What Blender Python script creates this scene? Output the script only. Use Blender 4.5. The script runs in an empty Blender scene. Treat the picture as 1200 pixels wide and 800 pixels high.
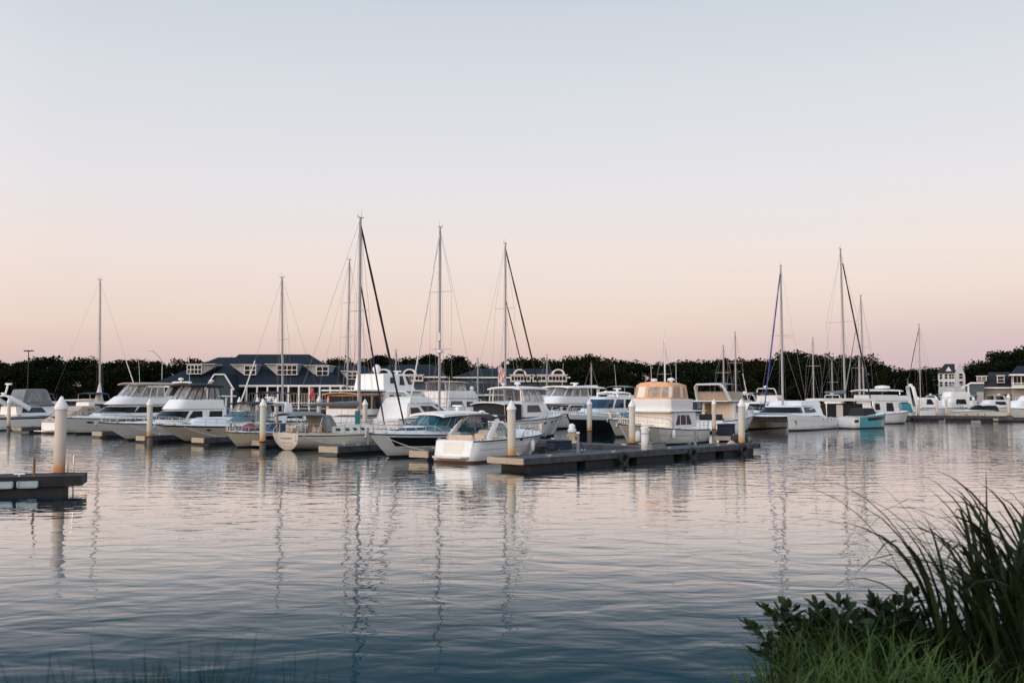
import bpy, bmesh, math, random
from mathutils import Vector, Matrix
import numpy as np
R = math.radians
rnd = random.Random(7)
scene = bpy.context.scene
COL = scene.collection
# ------------------------------------------------------------------ camera model used only to read positions off the photograph
F, HZ, CAMH = 1167.0, 466.0, 3.4
TH = math.atan((HZ - 400) / F)
def ray(px, py):
    cx, cy = (px - 600) / F, (400 - py) / F
    return cx, math.cos(TH) - cy * math.sin(TH), math.sin(TH) + cy * math.cos(TH)
def at(px, D):                      # x of a pixel column at distance D
    return (px - 600) / F * D
def zat(py, D):                     # height of a pixel row at distance D
    a, b, c = ray(600, py)
    return CAMH + c / b * D
def gnd(px, py, z=0.0):             # point on the level z under a pixel
    a, b, c = ray(px, py)
    D = (z - CAMH) / c
    return Vector((a * D, b * D, z))

def lin(c):
    return tuple(((v / 255) / 12.92 if v / 255 <= .04045 else ((v / 255 + .055) / 1.055) ** 2.4) for v in c)

# ------------------------------------------------------------------ materials
MATS = {}
def nodes_of(m):
    m.use_nodes = True
    return m.node_tree.nodes, m.node_tree.links, m.node_tree.nodes['Principled BSDF']
def mat(name, col, rough=.5, metal=0.0, var=.08, nscale=3.0, coat=0.0, bump=0.0, spec=.5, stretch=(1, 1, 1), coords='Object'):
    if name in MATS: return MATS[name]
    m = bpy.data.materials.new(name)
    N, L, p = nodes_of(m)
    tc = N.new('ShaderNodeTexCoord'); mp = N.new('ShaderNodeMapping'); mp.inputs['Scale'].default_value = stretch
    L.new(tc.outputs[coords], mp.inputs['Vector'])
    nz = N.new('ShaderNodeTexNoise'); nz.inputs['Scale'].default_value = nscale; nz.inputs['Detail'].default_value = 5
    L.new(mp.outputs['Vector'], nz.inputs['Vector'])
    rp = N.new('ShaderNodeValToRGB')
    rp.color_ramp.elements[0].position = .3; rp.color_ramp.elements[1].position = .7
    rp.color_ramp.elements[0].color = tuple(max(0, c * (1 - var)) for c in col) + (1,)
    rp.color_ramp.elements[1].color = tuple(min(1, c * (1 + var)) for c in col) + (1,)
    L.new(nz.outputs['Fac'], rp.inputs['Fac']); L.new(rp.outputs['Color'], p.inputs['Base Color'])
    p.inputs['Roughness'].default_value = rough; p.inputs['Metallic'].default_value = metal
    p.inputs['Coat Weight'].default_value = coat; p.inputs['Specular IOR Level'].default_value = spec
    if bump:
        b = N.new('ShaderNodeBump'); b.inputs['Strength'].default_value = bump; b.inputs['Distance'].default_value = .02
        L.new(nz.outputs['Fac'], b.inputs['Height']); L.new(b.outputs['Normal'], p.inputs['Normal'])
    MATS[name] = m
    return m
def weathered(name, col, rough, coat=.3):
    """gelcoat with a tide-mark of grime near the waterline, run-off streaks and dull patches"""
    m = bpy.data.materials.new(name); N, L, p = nodes_of(m)
    tc = N.new('ShaderNodeTexCoord'); sp = N.new('ShaderNodeSeparateXYZ'); L.new(tc.outputs['Object'], sp.inputs[0])
    def nz(sc, scale, det):
        mp = N.new('ShaderNodeMapping'); mp.inputs['Scale'].default_value = sc; L.new(tc.outputs['Object'], mp.inputs['Vector'])
        n = N.new('ShaderNodeTexNoise'); n.inputs['Scale'].default_value = scale; n.inputs['Detail'].default_value = det; L.new(mp.outputs[0], n.inputs['Vector']); return n.outputs['Fac']
    st = nz((3.5, 3.5, .5), 1.6, 5); pt = nz((1, 1, 1), .9, 4)
    a = N.new('ShaderNodeMapRange'); a.inputs['From Min'].default_value = .50; a.inputs['From Max'].default_value = .74; a.inputs['To Max'].default_value = .20; L.new(st, a.inputs['Value'])
    z = N.new('ShaderNodeMath'); z.operation = 'MULTIPLY_ADD'; z.inputs[1].default_value = -.55; L.new(pt, z.inputs[0]); L.new(sp.outputs['Z'], z.inputs[2])
    b = N.new('ShaderNodeMapRange'); b.inputs['From Min'].default_value = .22; b.inputs['From Max'].default_value = -.12; b.inputs['To Max'].default_value = .42; L.new(z.outputs[0], b.inputs['Value'])
    s1 = N.new('ShaderNodeMixRGB'); s1.inputs['Color1'].default_value = col + (1,); s1.inputs['Color2'].default_value = tuple(c * k for c, k in zip(col, (.66, .62, .55))) + (1,); L.new(a.outputs[0], s1.inputs['Fac'])
    s2 = N.new('ShaderNodeMixRGB'); s2.inputs['Color2'].default_value = (.20, .17, .10, 1); L.new(s1.outputs[0], s2.inputs['Color1']); L.new(b.outputs[0], s2.inputs['Fac'])
    L.new(s2.outputs[0], p.inputs['Base Color'])
    r = N.new('ShaderNodeMapRange'); r.inputs['To Min'].default_value = rough; r.inputs['To Max'].default_value = rough + .3; L.new(pt, r.inputs['Value']); L.new(r.outputs[0], p.inputs['Roughness']); p.inputs['Coat Weight'].default_value = coat
    MATS[name] = m; return m
GEL = weathered('gelcoat_white', (.80, .80, .79), .16)
GELW = weathered('gelcoat_cream', (.74, .69, .60), .2)
GELG = mat('gelcoat_grey', (.50, .52, .55), .3, var=.06, nscale=1.5)
BEIGE = weathered('gelcoat_beige', (.62, .56, .46), .22)
NAVY = mat('navy_gelcoat', (.010, .013, .028), .12, var=.1, coat=.5)
BLACKG = mat('black_gelcoat', (.012, .012, .014), .15, var=.1, coat=.4)
TEALH = mat('teal_gelcoat', (.025, .30, .36), .25, var=.06, coat=.3)
ANTI = mat('antifouling_paint', (.012, .014, .02), .6, var=.3)
ANTIR = mat('red_antifouling_paint', (.06, .015, .012), .6, var=.3)
GLASS = mat('tinted_glass', (.006, .008, .012), .08, var=.2, spec=.22)
TGLASS = mat('teal_tinted_glass', (.015, .11, .14), .06, var=.5, nscale=1.2, spec=.4)
BGLASS = mat('blue_tinted_glass', (.02, .06, .11), .06, var=.5, nscale=1.2, spec=.35)
VINYL = mat('clear_vinyl', (.40, .39, .39), .12, var=.45, nscale=2.5, spec=.6)
def see_through(m, k):
    N, L = m.node_tree.nodes, m.node_tree.links
    p = N['Principled BSDF']; o = [n for n in N if n.type == 'OUTPUT_MATERIAL'][0]
    t = N.new('ShaderNodeBsdfTransparent'); t.inputs['Color'].default_value = (.86, .9, .9, 1); x = N.new('ShaderNodeMixShader'); x.inputs['Fac'].default_value = k
    L.new(t.outputs[0], x.inputs[1]); L.new(p.outputs[0], x.inputs[2]); L.new(x.outputs[0], o.inputs['Surface'])
see_through(VINYL, .50); see_through(TGLASS, .55)
TAN = mat('tan_canvas', (.42, .34, .27), .85, var=.12, nscale=4, bump=.3)
ORANGE = mat('orange_tan_canvas', (.72, .40, .22), .8, var=.12, nscale=4, bump=.3)
GREYC = mat('grey_canvas', (.20, .21, .22), .85, var=.12, nscale=4, bump=.3)
BLACKC = mat('black_canvas', (.012, .012, .016), .8, var=.2, nscale=4, bump=.3)
NAVYC = mat('navy_canvas', (.015, .022, .05), .8, var=.2, nscale=4, bump=.3)
TEALC = mat('teal_canvas', (.02, .16, .19), .8, var=.2, nscale=4, bump=.3)
MAROON = mat('maroon_canvas', (.20, .05, .06), .8, var=.4, nscale=6, bump=.4)
SAIL = mat('furled_sailcloth', (.70, .69, .66), .8, var=.12, nscale=6, bump=.3)
CHROME = mat('stainless_steel', (.55, .55, .56), .25, 1.0, var=.05)
ALU = mat('painted_mast_aluminium', (.38, .38, .39), .45, .1, var=.08)
WIRE = mat('rigging_wire', (.20, .20, .21), .4, .7, var=.05)
RUB = mat('black_rubber', (.012, .012, .012), .6, var=.2)
ROPE = mat('mooring_rope', (.55, .52, .46), .9, var=.15, nscale=30)
SEATM = mat('cream_upholstery', (.62, .50, .40), .6, var=.1)
TEAK = mat('teak_boards', (.20, .11, .05), .6, var=.3, nscale=2, stretch=(1, 14, 1))
WOODG = mat('weathered_grey_timber', (.056, .059, .066), .8, var=.45, nscale=2.2, stretch=(1, 9, 1), bump=.4)
WOODT = mat('pale_end_timber', (.46, .38, .28), .8, var=.25, nscale=3, stretch=(1, 1, 8), bump=.3)
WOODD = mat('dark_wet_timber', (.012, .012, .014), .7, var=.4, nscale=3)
WHITEP = mat('white_trim_paint', (.78, .78, .77), .5, var=.05)
REDC = mat('red_cloth', (.42, .03, .04), .8, var=.15)
BLUEC = mat('blue_cloth', (.03, .06, .25), .8, var=.15)
CREAM = mat('cream_panel_and_reflection', (.80, .70, .58), .35, var=.06)  # plain cream panels; on the saloon door it stands for reflected sky

# ------------------------------------------------------------------ object helpers
def tag(o, label=None, cat=None, group=None, kind=None):
    if label: o['label'] = label
    if cat: o['category'] = cat
    if group: o['group'] = group
    if kind: o['kind'] = kind
    return o
def empty(name, loc, rz=0, label=None, cat=None, group=None):
    o = bpy.data.objects.new(name, None); COL.objects.link(o)
    o.location = loc; o.rotation_euler = (0, 0, rz); o.empty_display_size = .3
    return tag(o, label, cat, group)
class MB:
    """collects shapes, then links them as ONE mesh object"""
    def __init__(s): s.v = []; s.f = []; s.mi = []; s.k = 0
    def add(s, vs, fs):
        b = len(s.v); s.v += [tuple(v) for v in vs]
        s.f += [tuple(b + i for i in f) for f in fs]; s.mi += [s.k] * len(fs)
        return s
    def box(s, c, d, rz=0, taper=1.0, bev=0.0):
        x, y, z = d[0] / 2, d[1] / 2, d[2] / 2
        if bev > 0:
            rings = []
            for (zz, i) in ((-z, bev), (-z + bev, 0), (z - bev, 0), (z, bev)):
                q = []
                for (sx, sy) in ((1, 1), (-1, 1), (-1, -1), (1, -1)):
                    xx, yy = x - i, y - i
                    q += [(sx * (xx - (bev if (sx * sy > 0) else 0)), sy * (yy - (0 if sx * sy > 0 else bev)), zz),
                          (sx * (xx - (0 if sx * sy > 0 else bev)), sy * (yy - (bev if sx * sy > 0 else 0)), zz)]
                rings.append(q)
            vs = [p for r in rings for p in r]; n = 8
            fs = [(i * n + j, i * n + (j + 1) % n, (i + 1) * n + (j + 1) % n, (i + 1) * n + j) for i in range(3) for j in range(n)]
            fs += [tuple(reversed(range(n))), tuple(range(3 * n, 4 * n))]
        else:
            t = taper
            vs = [(-x, -y, -z), (x, -y, -z), (x, y, -z), (-x, y, -z), (-x * t, -y * t, z), (x * t, -y * t, z), (x * t, y * t, z), (-x * t, y * t, z)]
            fs = [(3, 2, 1, 0), (4, 5, 6, 7), (0, 1, 5, 4), (1, 2, 6, 5), (2, 3, 7, 6), (3, 0, 4, 7)]
        ca, sa = math.cos(rz), math.sin(rz)
        return s.add([(c[0] + p[0] * ca - p[1] * sa, c[1] + p[0] * sa + p[1] * ca, c[2] + p[2]) for p in vs], fs)
    def tube(s, pts, r, n=6, sx=1.0, cap=True, ref=None):
        P = [Vector(p) for p in pts]; k = len(P)
        rs = r if isinstance(r, (list, tuple)) else [r] * k
        vs = []
        for i in range(k):
            t = (P[min(i + 1, k - 1)] - P[max(i - 1, 0)]).normalized()
            X = Vector(ref) if ref else (Vector((1, 0, 0)) if abs(t.x) < .9 else Vector((0, 0, 1)))
            n1 = (X - X.dot(t) * t).normalized(); n2 = t.cross(n1)
            for j in range(n):
                a = 2 * math.pi * (j + .5) / n
                vs.append(P[i] + rs[i] * (sx * math.cos(a) * n1 + math.sin(a) * n2))
        fs = [(i * n + j, i * n + (j + 1) % n, (i + 1) * n + (j + 1) % n, (i + 1) * n + j) for i in range(k - 1) for j in range(n)]
        if cap: fs += [tuple(reversed(range(n))), tuple(range((k - 1) * n, k * n))]
        return s.add(vs, fs)
    def lathe(s, c, prof, n=14):
        vs = [(c[0] + r * math.cos(2 * math.pi * j / n), c[1] + r * math.sin(2 * math.pi * j / n), c[2] + z) for (r, z) in prof for j in range(n)]
        k = len(prof)
        fs = [(i * n + j, i * n + (j + 1) % n, (i + 1) * n + (j + 1) % n, (i + 1) * n + j) for i in range(k - 1) for j in range(n)]
        fs += [tuple(reversed(range(n))), tuple(range((k - 1) * n, k * n))]
        return s.add(vs, fs)
    def grid(s, rows, closed=False):
        n = len(rows[0]); m = len(rows)
        fs = [(i * n + j, i * n + (j + 1) % n, (i + 1) * n + (j + 1) % n, (i + 1) * n + j) for i in range(m - 1) for j in range(n if closed else n - 1)]
        return s.add([p for r in rows for p in r], fs)
    def poly(s, pts, th=0.0, nrm=None):
        P = [Vector(p) for p in pts]; n = len(P)
        if not th: return s.add(P, [tuple(range(n))])
        N = Vector(nrm) * th
        return s.add(P + [p + N for p in P], [tuple(reversed(range(n))), tuple(range(n, 2 * n))] + [(i, (i + 1) % n, n + (i + 1) % n, n + i) for i in range(n)])
    def build(s, name, m, parent=None, smooth=None, recalc=True):
        me = bpy.data.meshes.new(name); me.from_pydata(s.v, [], s.f)
        for mm in (m if isinstance(m, (list, tuple)) else [m]): me.materials.append(mm)
        if any(s.mi): me.polygons.foreach_set('material_index', s.mi)
        if recalc:
            b = bmesh.new(); b.from_mesh(me); bmesh.ops.recalc_face_normals(b, faces=b.faces); b.to_mesh(me); b.free()
        if smooth is not None:
            me.polygons.foreach_set('use_smooth', [True] * len(me.polygons))
            me.set_sharp_from_angle(angle=R(smooth))
        me.update()
        o = bpy.data.objects.new(name, me); COL.objects.link(o)
        if parent is not None: o.parent = parent
        return o
def copy_tree(o, parent=None):
    c = o.copy(); COL.objects.link(c); c.parent = parent
    for ch in list(o.children): copy_tree(ch, c)
    return c

# ------------------------------------------------------------------ boat kit
class Shell:
    """a house / coaming / enclosure: a rounded-front plan that changes from bottom to top"""
    def __init__(s, bot, top, z0, z1, n=6, z0b=None, z1b=None):
        s.b = s.plan(*bot, n); s.t = s.plan(*top, n); s.z0, s.z1, s.n = z0, z1, n
        s.z0b = z0 if z0b is None else z0b; s.z1b = z1 if z1b is None else z1b     # heights at the rear end
        s.x0, s.x1 = bot[0], bot[1]
    def plan(s, x0, x1, wr, wf, nose, n):
        p = []
        for i in range(n + 1):
            a = i / n * math.pi / 2
            p.append((x1 - nose + nose * math.cos(a) ** .7, wf / 2 * math.sin(a) ** .7))
        p[0] = (x1, 0.0); p[-1] = (x1 - nose, wf / 2)
        p.append((x0, wr / 2))
        return p
    def P(s, q, v):
        a = abs(q); sg = 1 if q >= 0 else -1
        u = a / .5 * s.n if a <= .5 else s.n + (a - .5) / .5
        i = min(int(u), s.n); f = u - i
        def L(pl): return (pl[i][0] + (pl[i + 1][0] - pl[i][0]) * f, pl[i][1] + (pl[i + 1][1] - pl[i][1]) * f)
        b, t = L(s.b), L(s.t)
        w = (b[0] - s.x0) / max(.01, s.x1 - s.x0)
        z0 = s.z0b + (s.z0 - s.z0b) * w; z1 = s.z1b + (s.z1 - s.z1b) * w
        return Vector((b[0] + (t[0] - b[0]) * v, sg * (b[1] + (t[1] - b[1]) * v), z0 + (z1 - z0) * v))
    def ring(s, v, ext=0.0, dz=0.0):
        qs = [k / 12 * .5 for k in range(13)] + [1.0]
        r = [s.P(-q, v) for q in reversed(qs)] + [s.P(q, v) for q in qs[1:]]
        if ext or dz:
            c = sum(r, Vector()) / len(r)
            r = [Vector((c.x + (p.x - c.x) * (1 - ext), c.y + (p.y - c.y) * (1 - ext), p.z + dz)) for p in r]
        return r
    def body(s, name, m, parent, roof=True, camber=.06):
        b = MB()
        rows = [s.ring(0), s.ring(.5), s.ring(.94), s.ring(1.0, .03)]
        if roof: rows += [s.ring(1.0, .25, camber * .7), s.ring(1.0, .7, camber)]
        b.grid(rows, closed=True)
        if roof:
            k = len(rows[-1]); base = len(b.v) - k
            b.f.append(tuple(range(base, base + k))); b.mi.append(0)
        return b.build(name, m, parent, smooth=38)
    def patch(s, name, m, parent, c, off=.014, nx=8):
        """c: four corners (q, v) in order bottom-rear, bottom-front, top-front, top-rear"""
        rows = []; nx = max(nx, 2 * math.ceil(abs(c[0][0] - c[1][0]) * 24)); off = max(off, .022)
        for j in range(3):
            v_ = j / 2; row = []
            for i in range(nx + 1):
                u = i / nx
                q = (c[0][0] * (1 - u) + c[1][0] * u) * (1 - v_) + (c[3][0] * (1 - u) + c[2][0] * u) * v_
                v = (c[0][1] * (1 - u) + c[1][1] * u) * (1 - v_) + (c[3][1] * (1 - u) + c[2][1] * u) * v_
                p = s.P(q, v); e = 1e-3
                n = (s.P(q + e, v) - s.P(q - e, v)).cross(s.P(q, v + e) - s.P(q, v - e)).normalized()
                if n.dot(p - Vector((s.x0 + (s.x1 - s.x0) * .4, 0, p.z))) < 0: n = -n
                row.append(p + n * off)
            rows.append(row)
        return MB().grid(rows).build(name, m, parent, smooth=40, recalc=False)
    def sides(s, name, m, parent, c, **k):
        return [s.patch(name, m, parent, [(sg * q, v) for (q, v) in c], **k) for sg in (1, -1)]
    def rear(s, name, m, parent, y0, y1, v0, v1, off=.015):
        a, b = s.P(1, v0), s.P(1, v1)
        return MB().add([(a.x - off, y0, a.z), (a.x - off, y1, a.z), (b.x - off, y1, b.z), (b.x - off, y0, b.z)], [(0, 1, 2, 3)]).build(name, m, parent)

class Boat:
    def __init__(s, name, label, cat, pos, head, L, B, group='motor boats moored in the slips', sail=False, heel=0):
        s.L, s.B, s.sail = L, B, sail
        s.o = empty(name, (pos[0], pos[1], 0), math.atan2(head[1], head[0]), label, cat, group)
        s.o.rotation_euler.x = heel
    def add(s, mb, name, m, smooth=38, parent=None): return mb.build(name, m, parent or s.o, smooth)
    # --- hull
    def shape(s, fs=1.1, fb=1.5, pw=1.6, sag=0.0, rake=1.2, full=.38, bp=2.3, flare=.34, stern=.94, tr=0.0):
        s.fs, s.fb, s.pw, s.sag, s.rake, s.full, s.bp, s.fl, s.st, s.tr = fs, fb, pw, sag, rake, full, bp, flare, stern, tr
    def sheer(s, t): return s.fs + (s.fb - s.fs) * t ** s.pw - s.sag * 4 * t * (1 - t)
    def half(s, t):
        a = max(0.0, (t - s.full) / (1 - s.full))
        q = 1 if s.sail else 1 - .20 * max(0.0, 1 - t / .07) ** 2.2          # rounded quarters
        return s.B / 2 * (1 - a ** s.bp) * (s.st + (1 - s.st) * min(1, t / .35)) * q
    def hp(s, t, r, side, off=0.0):
        z = s.sheer(t) * r if r >= 0 else r
        rr = max(r, 0.0)
        if s.sail:
            k = max(.22, 1 - t / .45) + .0
            rq = min(1, rr)
            w = s.half(t) * ((1 - k) + k * math.sqrt(max(0, 1 - (1 - rq) ** 2))) * (1 - .18 * t * t * (1 - rq))
        else:
            w = s.half(t) * (1 - (.07 + s.fl * t * t) * (1 - rr))
        if r < 0: w *= max(0.0, 1 + r * 1.6)
        x = t * (s.L - s.rake * (1 - rr) ** 1.1) + s.tr * (1 - rr) * (1 - t) ** 2
        return Vector((x, side * (w + off), z))
    def hull(s, m, bottom=ANTI, n=26, rub=RUB):
        ts = ([] if s.sail else [0, .01, .022]) + [i / n for i in range(0 if s.sail else 1, n + 1)]
        rs = [.02, .05, .10, .16, .24, .35, .5, .65, .8, .92, 1.0] if s.sail else [.10, .2, .35, .5, .65, .8, .92, 1.0]
        for (nm, mm, rr, off) in (('hull', m, rs, 0), ('hull_bottom', bottom, [-.45, -.15, 0.0, rs[0]], 0)):
            b = MB()
            for sd in (1, -1):
                b.grid([[s.hp(t, r, sd) for t in ts] for r in rr])
            tl = [s.hp(0, r, 1) for r in rr] + [s.hp(0, r, -1) for r in reversed(rr)]
            b.add(tl, [tuple(range(len(tl)))])
            if nm == 'hull':
                me = b
                h = s.add(b, nm, mm, 45)
            else: s.add(b, nm, mm, 45, parent=h)
        s.h = h
        if rub:
            for sd in (1, -1):
                s.add(MB().tube([s.hp(t, .97, sd, .012) for t in ts], .035, 6), 'rub_rail', rub, parent=h)
        return h
    def strip(s, name, m, r0, r1, t0=0.0, t1=1.0, off=.008, taper=False, sides=(1, -1), n=20):
        for sd in sides:
            rows = []
            for k in range(4):
                row = []
                for i in range(n + 1):
                    u = i / n; t = t0 + (t1 - t0) * u
                    a, b = r0, r1
                    if taper:
                        m_ = (r0 + r1) / 2; w = (min(1, u * 6) * min(1, (1 - u) * 2.2)) ** .6
                        a, b = m_ + (r0 - m_) * w, m_ + (r1 - m_) * w
                    row.append(s.hp(t, a + (b - a) * k / 3, sd, off))
                rows.append(row)
            MB().grid(rows).build(name, m, s.h, 45)
    def transom_strip(s, name, m, r0, r1, w=.9):
        b = MB(); rows = []
        for k in range(4):
            r = r0 + (r1 - r0) * k / 3; p = s.hp(0, r, 1)
            rows.append([(p.x - .01, p.y * w * (1 - 2 * i / 6), p.z) for i in range(7)])
        b.grid(rows).build(name, m, s.h, 45)
    def deck(s, m, tc=.35, camber=.18, sole=.55, solem=None, n=20):
        b = MB(); rows = []
        for i in range(n + 1):
            t = tc + (.995 - tc) * i / n
            w = s.half(t); z = s.sheer(t); x = s.hp(t, 1, 1).x
            rows.append([(x, w * j / 5, z + camber * (1 - (j / 5) ** 2) * min(1, w / (s.B * .4))) for j in range(5, -6, -1)])
        b.grid(rows)
        if tc > 0:
            # coamings round the cockpit and its sole
            ts = [tc * i / 6 for i in range(7)]
            for sd in (1, -1):
                b.grid([[s.hp(t, 1, sd, 0) for t in ts], [s.hp(t, 1, sd, -.22) + Vector((0, 0, .03)) for t in ts],
                        [Vector((s.hp(t, 1, sd, 0).x, s.hp(t, 1, sd, -.24).y, s.fs - sole)) for t in ts]])
            r = [s.hp(tc, 1, sd, -.22) for sd in (1, -1)]
            b.add([(r[0].x, r[0].y, s.fs - sole), (r[1].x, r[1].y, s.fs - sole), (r[1].x, r[1].y, r[1].z), (r[0].x, 0, r[0].z + camber), (r[0].x, r[0].y, r[0].z)], [(0, 1, 2, 3, 4)])
            a = s.hp(0, 1, 1)
            b.add([(a.x, a.y, a.z), (a.x + .25, a.y - .2, a.z + .03), (a.x + .25, -a.y + .2, a.z + .03), (a.x, -a.y, a.z),
                   (a.x + .25, a.y - .2, s.fs - sole), (a.x + .25, -a.y + .2, s.fs - sole)], [(0, 1, 2, 3), (1, 4, 5, 2)])
            c = s.hp(tc, 1, 1)
            fl = MB().add([(a.x + .2, a.y - .2, s.fs - sole + .01), (c.x, c.y - .2, s.fs - sole + .01), (c.x, -c.y + .2, s.fs - sole + .01), (a.x + .2, -a.y + .2, s.fs - sole + .01)], [(0, 1, 2, 3)])
        d = s.add(b, 'deck', m, 35)
        for t in (.62, .78):
            if t > tc + .1 and s.L > 6:
                x = s.hp(t, 1, 1).x; zz = s.sheer(t) + camber * min(1, s.half(t) / (s.B * .4))
                MB().box((x, 0, zz + .02), (.52, .52, .06), bev=.02).build('deck_hatch', GLASS, d, 40)
        for t in (.06, .5, .9):
            for sd in (1, -1):
                p = s.hp(t, 1, sd, -.1); MB().box((p.x, p.y, p.z + .06), (.26, .05, .04)).box((p.x, p.y, p.z + .03), (.08, .05, .06)).build('cleat', CHROME, d)
        if tc > 0: fl.build('cockpit_sole', solem or m, d)
        return d
    def seat(s, x, w, z, m=SEATM, back=1):
        b = MB().box((x, 0, z), (.5, w, .35), bev=.05).box((x - back * .28, 0, z + .35), (.14, w, .5), bev=.05)
        return s.add(b, 'cockpit_seat', m)
    def platform(s, d=.7, z=.32, m=GEL):
        a = s.hp(0, .3, 1).y
        pts = [(.05, a, z), (-d * .6, a * .98, z), (-d, a * .8, z), (-d, -a * .8, z), (-d * .6, -a * .98, z), (.05, -a, z)]
        return s.add(MB().poly(pts, .09, (0, 0, -1)), 'swim_platform', m)
    def rail(s, t0=.45, t1=.985, h=.6, m=CHROME, n=7, mid=True, name='bow_rail', inset=-.1):
        b = MB(); ts = [t0 + (t1 - t0) * i / (n * 2) for i in range(n * 2 + 1)]
        up = lambda t, k: Vector((0, 0, h * k * min(1, .35 + (t - t0) / max(.05, .25 * (t1 - t0)))))
        fr = []
        for sd in (1, -1):
            pts = [s.hp(t, 1, sd, inset if t < .93 else inset * .3) + up(t, 1) for t in ts]
            b.tube(pts, .022, 5)
            if mid: b.tube([s.hp(t, 1, sd, inset if t < .93 else inset * .3) + up(t, .5) for t in ts], .014, 4)
            for t in ts[::2]:
                p = s.hp(t, 1, sd, inset if t < .93 else inset * .3)
                b.tube([p, p + up(t, 1)], .018, 4)
            fr.append(pts[-1])
        b.tube([fr[0], (fr[0] + fr[1]) / 2 + Vector((.12, 0, 0)), fr[1]], .022, 5)
        return s.add(b, name, m)
    def arch(s, xb, xt, w, z0, z1, m=GEL, r=.07, sx=2.6, wt=.82):
        b = MB()
        pts = [(xb, w / 2, z0), (xb + (xt - xb) * .5, w / 2 * (1 + wt) / 2 + .02, (z0 + z1) / 2), (xt - (xt - xb) * .08, w / 2 * wt, z1 - .16), (xt, w / 2 * wt - .18, z1)]
        pts = pts + [(p[0], -p[1], p[2]) for p in reversed(pts)]
        b.tube(pts, r, 8, sx=sx)
        return s.add(b, 'radar_arch', m, 50)
    def radar(s, x, y, z, kind='dome', sc=1.0):
        b = MB()
        if kind == 'dome': b.lathe((x, y, z), [(.10 * sc, 0), (.10 * sc, .12), (.27 * sc, .14), (.29 * sc, .24 * sc), (.2 * sc, .34 * sc), (.02, .38 * sc)], 14)
        elif kind == 'ball': b.lathe((x, y, z), [(.12 * sc, 0), (.2 * sc, .1 * sc), (.32 * sc, .3 * sc), (.32 * sc, .48 * sc), (.2 * sc, .68 * sc), (.03, .76 * sc)], 14)
        else: b.lathe((x, y, z), [(.12, 0), (.14, .2), (.08, .22)], 10).box((x, y, z + .28), (.12, 1.1 * sc, .12), bev=.03)
        return s.add(b, 'radar', GEL)
    def antenna(s, x, y, z, h=2.4, lean=-.2, r=.014, m=None):
        return s.add(MB().tube([(x, y, z), (x + lean * .3, y, z + h * .3), (x + lean, y, z + h)], [r * 1.6, r * 1.2, r * .7], 5), 'antenna', m or WHITEP)
    def top(s, x0, x1, w, z, m, legs=(), zb=1.2, th=.06, drop=.16, crown=.06, name='bimini', lm=CHROME, lr=.018, valance=.0):
        b = MB(); rows = []; N = 8
        for i in range(N + 1):
            u = i / N; row = []
            for j in range(9):
                y = (j / 8 * 2 - 1)
                row.append((x0 + (x1 - x0) * u, y * w / 2, z - drop * abs(y) ** 2.6 - crown * (2 * u - 1) ** 2))
            rows.append(row)
        b.grid(rows); b.grid([[(p[0], p[1], p[2] - th) for p in r] for r in rows])
        edge = [r[0] for r in rows] + rows[-1][1:] + [r[-1] for r in reversed(rows[:-1])] + list(reversed(rows[0]))[1:]
        b.grid([[tuple(p) for p in edge], [(p[0], p[1], p[2] - th - valance) for p in edge]])
        t = s.add(b, name, m, 40)
        if legs:
            for (xa, xb_) in legs:
                for sd in (1, -1):
                    s.add(MB().tube([(xa, sd * w * .47, z - drop * .9 - crown * .5), (xb_, sd * w * .5, zb)], lr, 5), 'canopy_pole', lm, parent=t)
        return t
    def glassy(s, sh, m, frame=CHROME, v0=0.0, v1=1.0, q=1.0, name='windshield', posts=(0.0, .32, .5), r=.025):
        """an open wrap-round windshield: glass sheet with a frame along its top and at its posts"""
        qs = [-q + 2 * q * i / 24 for i in range(25)]
        w = MB().grid([[sh.P(k, v0) for k in qs], [sh.P(k, (v0 + v1) / 2) for k in qs], [sh.P(k, v1) for k in qs]]).build(name, m, s.o, 40)
        b = MB().tube([sh.P(k, v1) for k in qs], r, 5)
        for p in posts:
            for sg in ((1, -1) if p else (1,)):
                b.tube([sh.P(sg * p, v0), sh.P(sg * p, v1)], r, 5)
        b.build('windshield_frame', frame, w, 40)
        return w
    def ports(s, xs, z, y, m=GLASS, sx=.34, sz=.13, name='porthole'):
        for x in xs:
            for sd in (1, -1):
                pts = [(x + sx / 2 * math.cos(a), sd * y(x) + sd * .015, z + sz / 2 * math.sin(a)) for a in [k * math.pi / 5 for k in range(10)]]
                MB().poly(pts, .012, (0, sd, 0)).build(name, m, s.h)
    def hull_ports(s, ts, r=.78, m=GLASS, dt=.018, dr=.06):
        for t in ts:
            for sd in (1, -1):
                pts = [s.hp(t + dt * math.cos(a), r + dr * math.sin(a), sd, .014) for a in [k * math.pi / 5 for k in range(10)]]
                MB().poly(pts).build('porthole', m, s.h)
    def fender(s, t, side, z=.55, m=GEL, l=.6, r=.13):
        p = s.hp(t, .8, side, .14)
        b = MB().lathe((p.x, p.y, z - l / 2), [(.02, -.03), (r * .7, .02), (r, .1), (r, l - .1), (r * .7, l - .02), (.03, l + .04)], 10)
        f = s.add(b, 'fender', m)
        q = s.hp(t, 1.0, side, .0)
        MB().tube([(p.x, p.y, z + l / 2), (q.x, q.y, q.z + .05)], .012, 4).build('fender_line', ROPE, f)
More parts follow.
